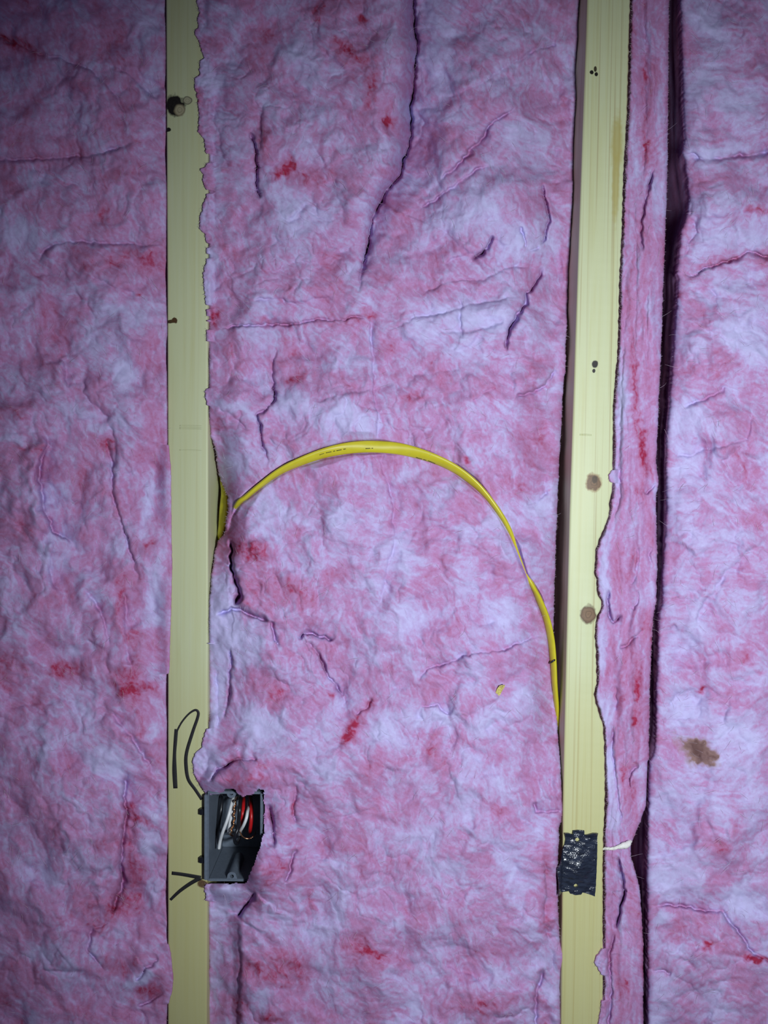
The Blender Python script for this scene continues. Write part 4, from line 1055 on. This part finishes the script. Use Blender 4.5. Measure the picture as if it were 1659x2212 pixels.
wire('red_wire', [(541, 1722, .058), (542, 1732, .036), (543, 1745, .024), (543, 1768, .018), (541, 1788, .020), (540, 1796, .030), (540, 1798, .058)], .0020, M_redw, 'bright red wire nearest the right side of the box', G)

# ------------------------------------------------------------------ black plate on the knotty stud
def plate():
    out = [(1219, 1797), (1228, 1797), (1236, 1801), (1237, 1794), (1248, 1793), (1262, 1794), (1262, 1803), (1270, 1801), (1281, 1797), (1290, 1797), (1290, 1835), (1288, 1880), (1287, 1910), (1285, 1936), (1273, 1931), (1258, 1927), (1255, 1932), (1243, 1933), (1232, 1930), (1229, 1924), (1216, 1926), (1204, 1928), (1204, 1905), (1201, 1880), (1200, 1870), (1208, 1858), (1213, 1840), (1219, 1825), (1221, 1812)]
    holes = [(1247, 1813, 4.6), (1243, 1911, 4.6)]
    bm = bmesh.new()
    def loop(pts, y):
        vs_ = [bm.verts.new(Pv(a, b, y)) for a, b in pts]
        return vs_, [bm.edges.new((vs_[i], vs_[(i + 1) % len(vs_)])) for i in range(len(vs_))]
    def dens(pts):
        r = []
        for i in range(len(pts)):
            a, b = pts[i], pts[(i + 1) % len(pts)]
            k = max(1, int(math.hypot(b[0] - a[0], b[1] - a[1]) / 5))
            for j in range(k): r.append((a[0] + (b[0] - a[0]) * j / k, a[1] + (b[1] - a[1]) * j / k))
        return r
    edges = []
    edges += loop(dens(out), -0.0012)[1]
    for hx, hy, r in holes:
        edges += loop([(hx + r * math.cos(2 * math.pi * k / 18), hy + r * math.sin(2 * math.pi * k / 18)) for k in range(18)], -0.0012)[1]
    bmesh.ops.triangle_fill(bm, use_beauty=True, edges=edges)
    for f in bm.faces:
        f.normal_update()
        if f.normal.y > 0: f.normal_flip()
    for _ in range(5):
        long_e = [e for e in bm.edges if e.calc_length() > 0.0022]
        if not long_e: break
        bmesh.ops.subdivide_edges(bm, edges=long_e, cuts=1)
        bmesh.ops.triangulate(bm, faces=bm.faces[:])
    # thickness
    r = bmesh.ops.extrude_face_region(bm, geom=bm.faces[:])
    back = [v for v in r['geom'] if isinstance(v, bmesh.types.BMVert)]
    bs = set(back)
    x_edge = Pv(1214, 1870, 0).x
    dome = Pv(1244, 1872, 0)
    for v in bm.verts:
        if v in bs: v.co.y = -0.00015
        # crumpled coating, dished in the middle, curled corners at the top
        w = 0.00035 * math.sin(v.co.z * 900 + v.co.x * 300) + 0.0003 * math.sin(v.co.z * 430 - v.co.x * 500)
        if v not in bs:
            dc = (v.co - dome).length
            v.co.y += -0.0006 + w * 0.7 - 0.0055 * math.exp(-(dc / 0.0155) ** 2)
        top = Pv(1250, 1806, 0).z
        if v.co.z > top and abs(v.co.x - Pv(1250, 1800, 0).x) > 0.0065: v.co.y -= (v.co.z - top) * 0.7
        if v.co.x < x_edge: v.co.y -= 0.0068 * min(1, (x_edge - v.co.x) / 0.004)
    bmesh.ops.recalc_face_normals(bm, faces=bm.faces)
    me = bpy.data.meshes.new('cover_plate'); bm.to_mesh(me); bm.free()
    o = link('cover_plate', me, M_plate); recentre(o)
    return tag(o, 'shiny black crumpled plate with two small holes on the knotty stud', 'plate')
pl = plate()

# ------------------------------------------------------------------ small things
def lumpy_strand():
    pts = [(1301, 1834, .004), (1312, 1833, .000), (1324, 1833, -.002), (1335, 1830, -.003), (1345, 1827, -.003), (1354, 1825, -.002), (1360, 1819, .001), (1364, 1817, .006)]
    me = sweep([Pv(a, b, c) for a, b, c in pts], np.array([2.6, 3.2, 3.4, 4.2, 6.5, 7.4, 5.0, 2.6]) * .00046, np.array([2.4, 3, 3, 4, 6, 6, 4.5, 2]) * .00046, n=12)
    rs = np.random.RandomState(3)
    for v in me.vertices: v.co += Vector(rs.randn(3) * 0.00022)
    o = link('white_strand', me, M_white); recentre(o)
    return tag(o, 'short white strand sticking out beside the black plate, across the dark gap', 'strand')
lumpy_strand()

def chip():
    hh = float(fields('middle', np.array([1080.0]), np.array([1492.0]))[0][0])
    yb = -hh / 1000 - 0.0022
    out = [(1073, 1503), (1070, 1498), (1074, 1488), (1079, 1481), (1084, 1480), (1091, 1479), (1090, 1484), (1085, 1492), (1081, 1500), (1077, 1504)]
    bm = bmesh.new()
    f0 = []; f1 = []
    for a, b in out:
        curl = 0.0018 * abs((a - 1080) / 10) ** 2
        f0.append(bm.verts.new(Pv(a, b, yb - 0.0012 - curl))); f1.append(bm.verts.new(Pv(a, b, yb + 0.0006 - curl * .6)))
    c0 = bm.verts.new(Pv(1080, 1491, yb - 0.0004)); c1 = bm.verts.new(Pv(1080, 1491, yb + 0.0010))
    n = len(out)
    for k in range(n):
        j = (k + 1) % n
        bm.faces.new((f0[k], f0[j], c0)); bm.faces.new((f1[j], f1[k], c1)); bm.faces.new((f0[j], f0[k], f1[k], f1[j]))
    bmesh.ops.recalc_face_normals(bm, faces=bm.faces)
    me = bpy.data.meshes.new('wood_chip'); bm.to_mesh(me); bm.free()
    o = link('wood_chip', me, M_chip); recentre(o)
    tag(o, 'tiny yellow chip caught on the middle insulation batt below the cable', 'chip')
chip()
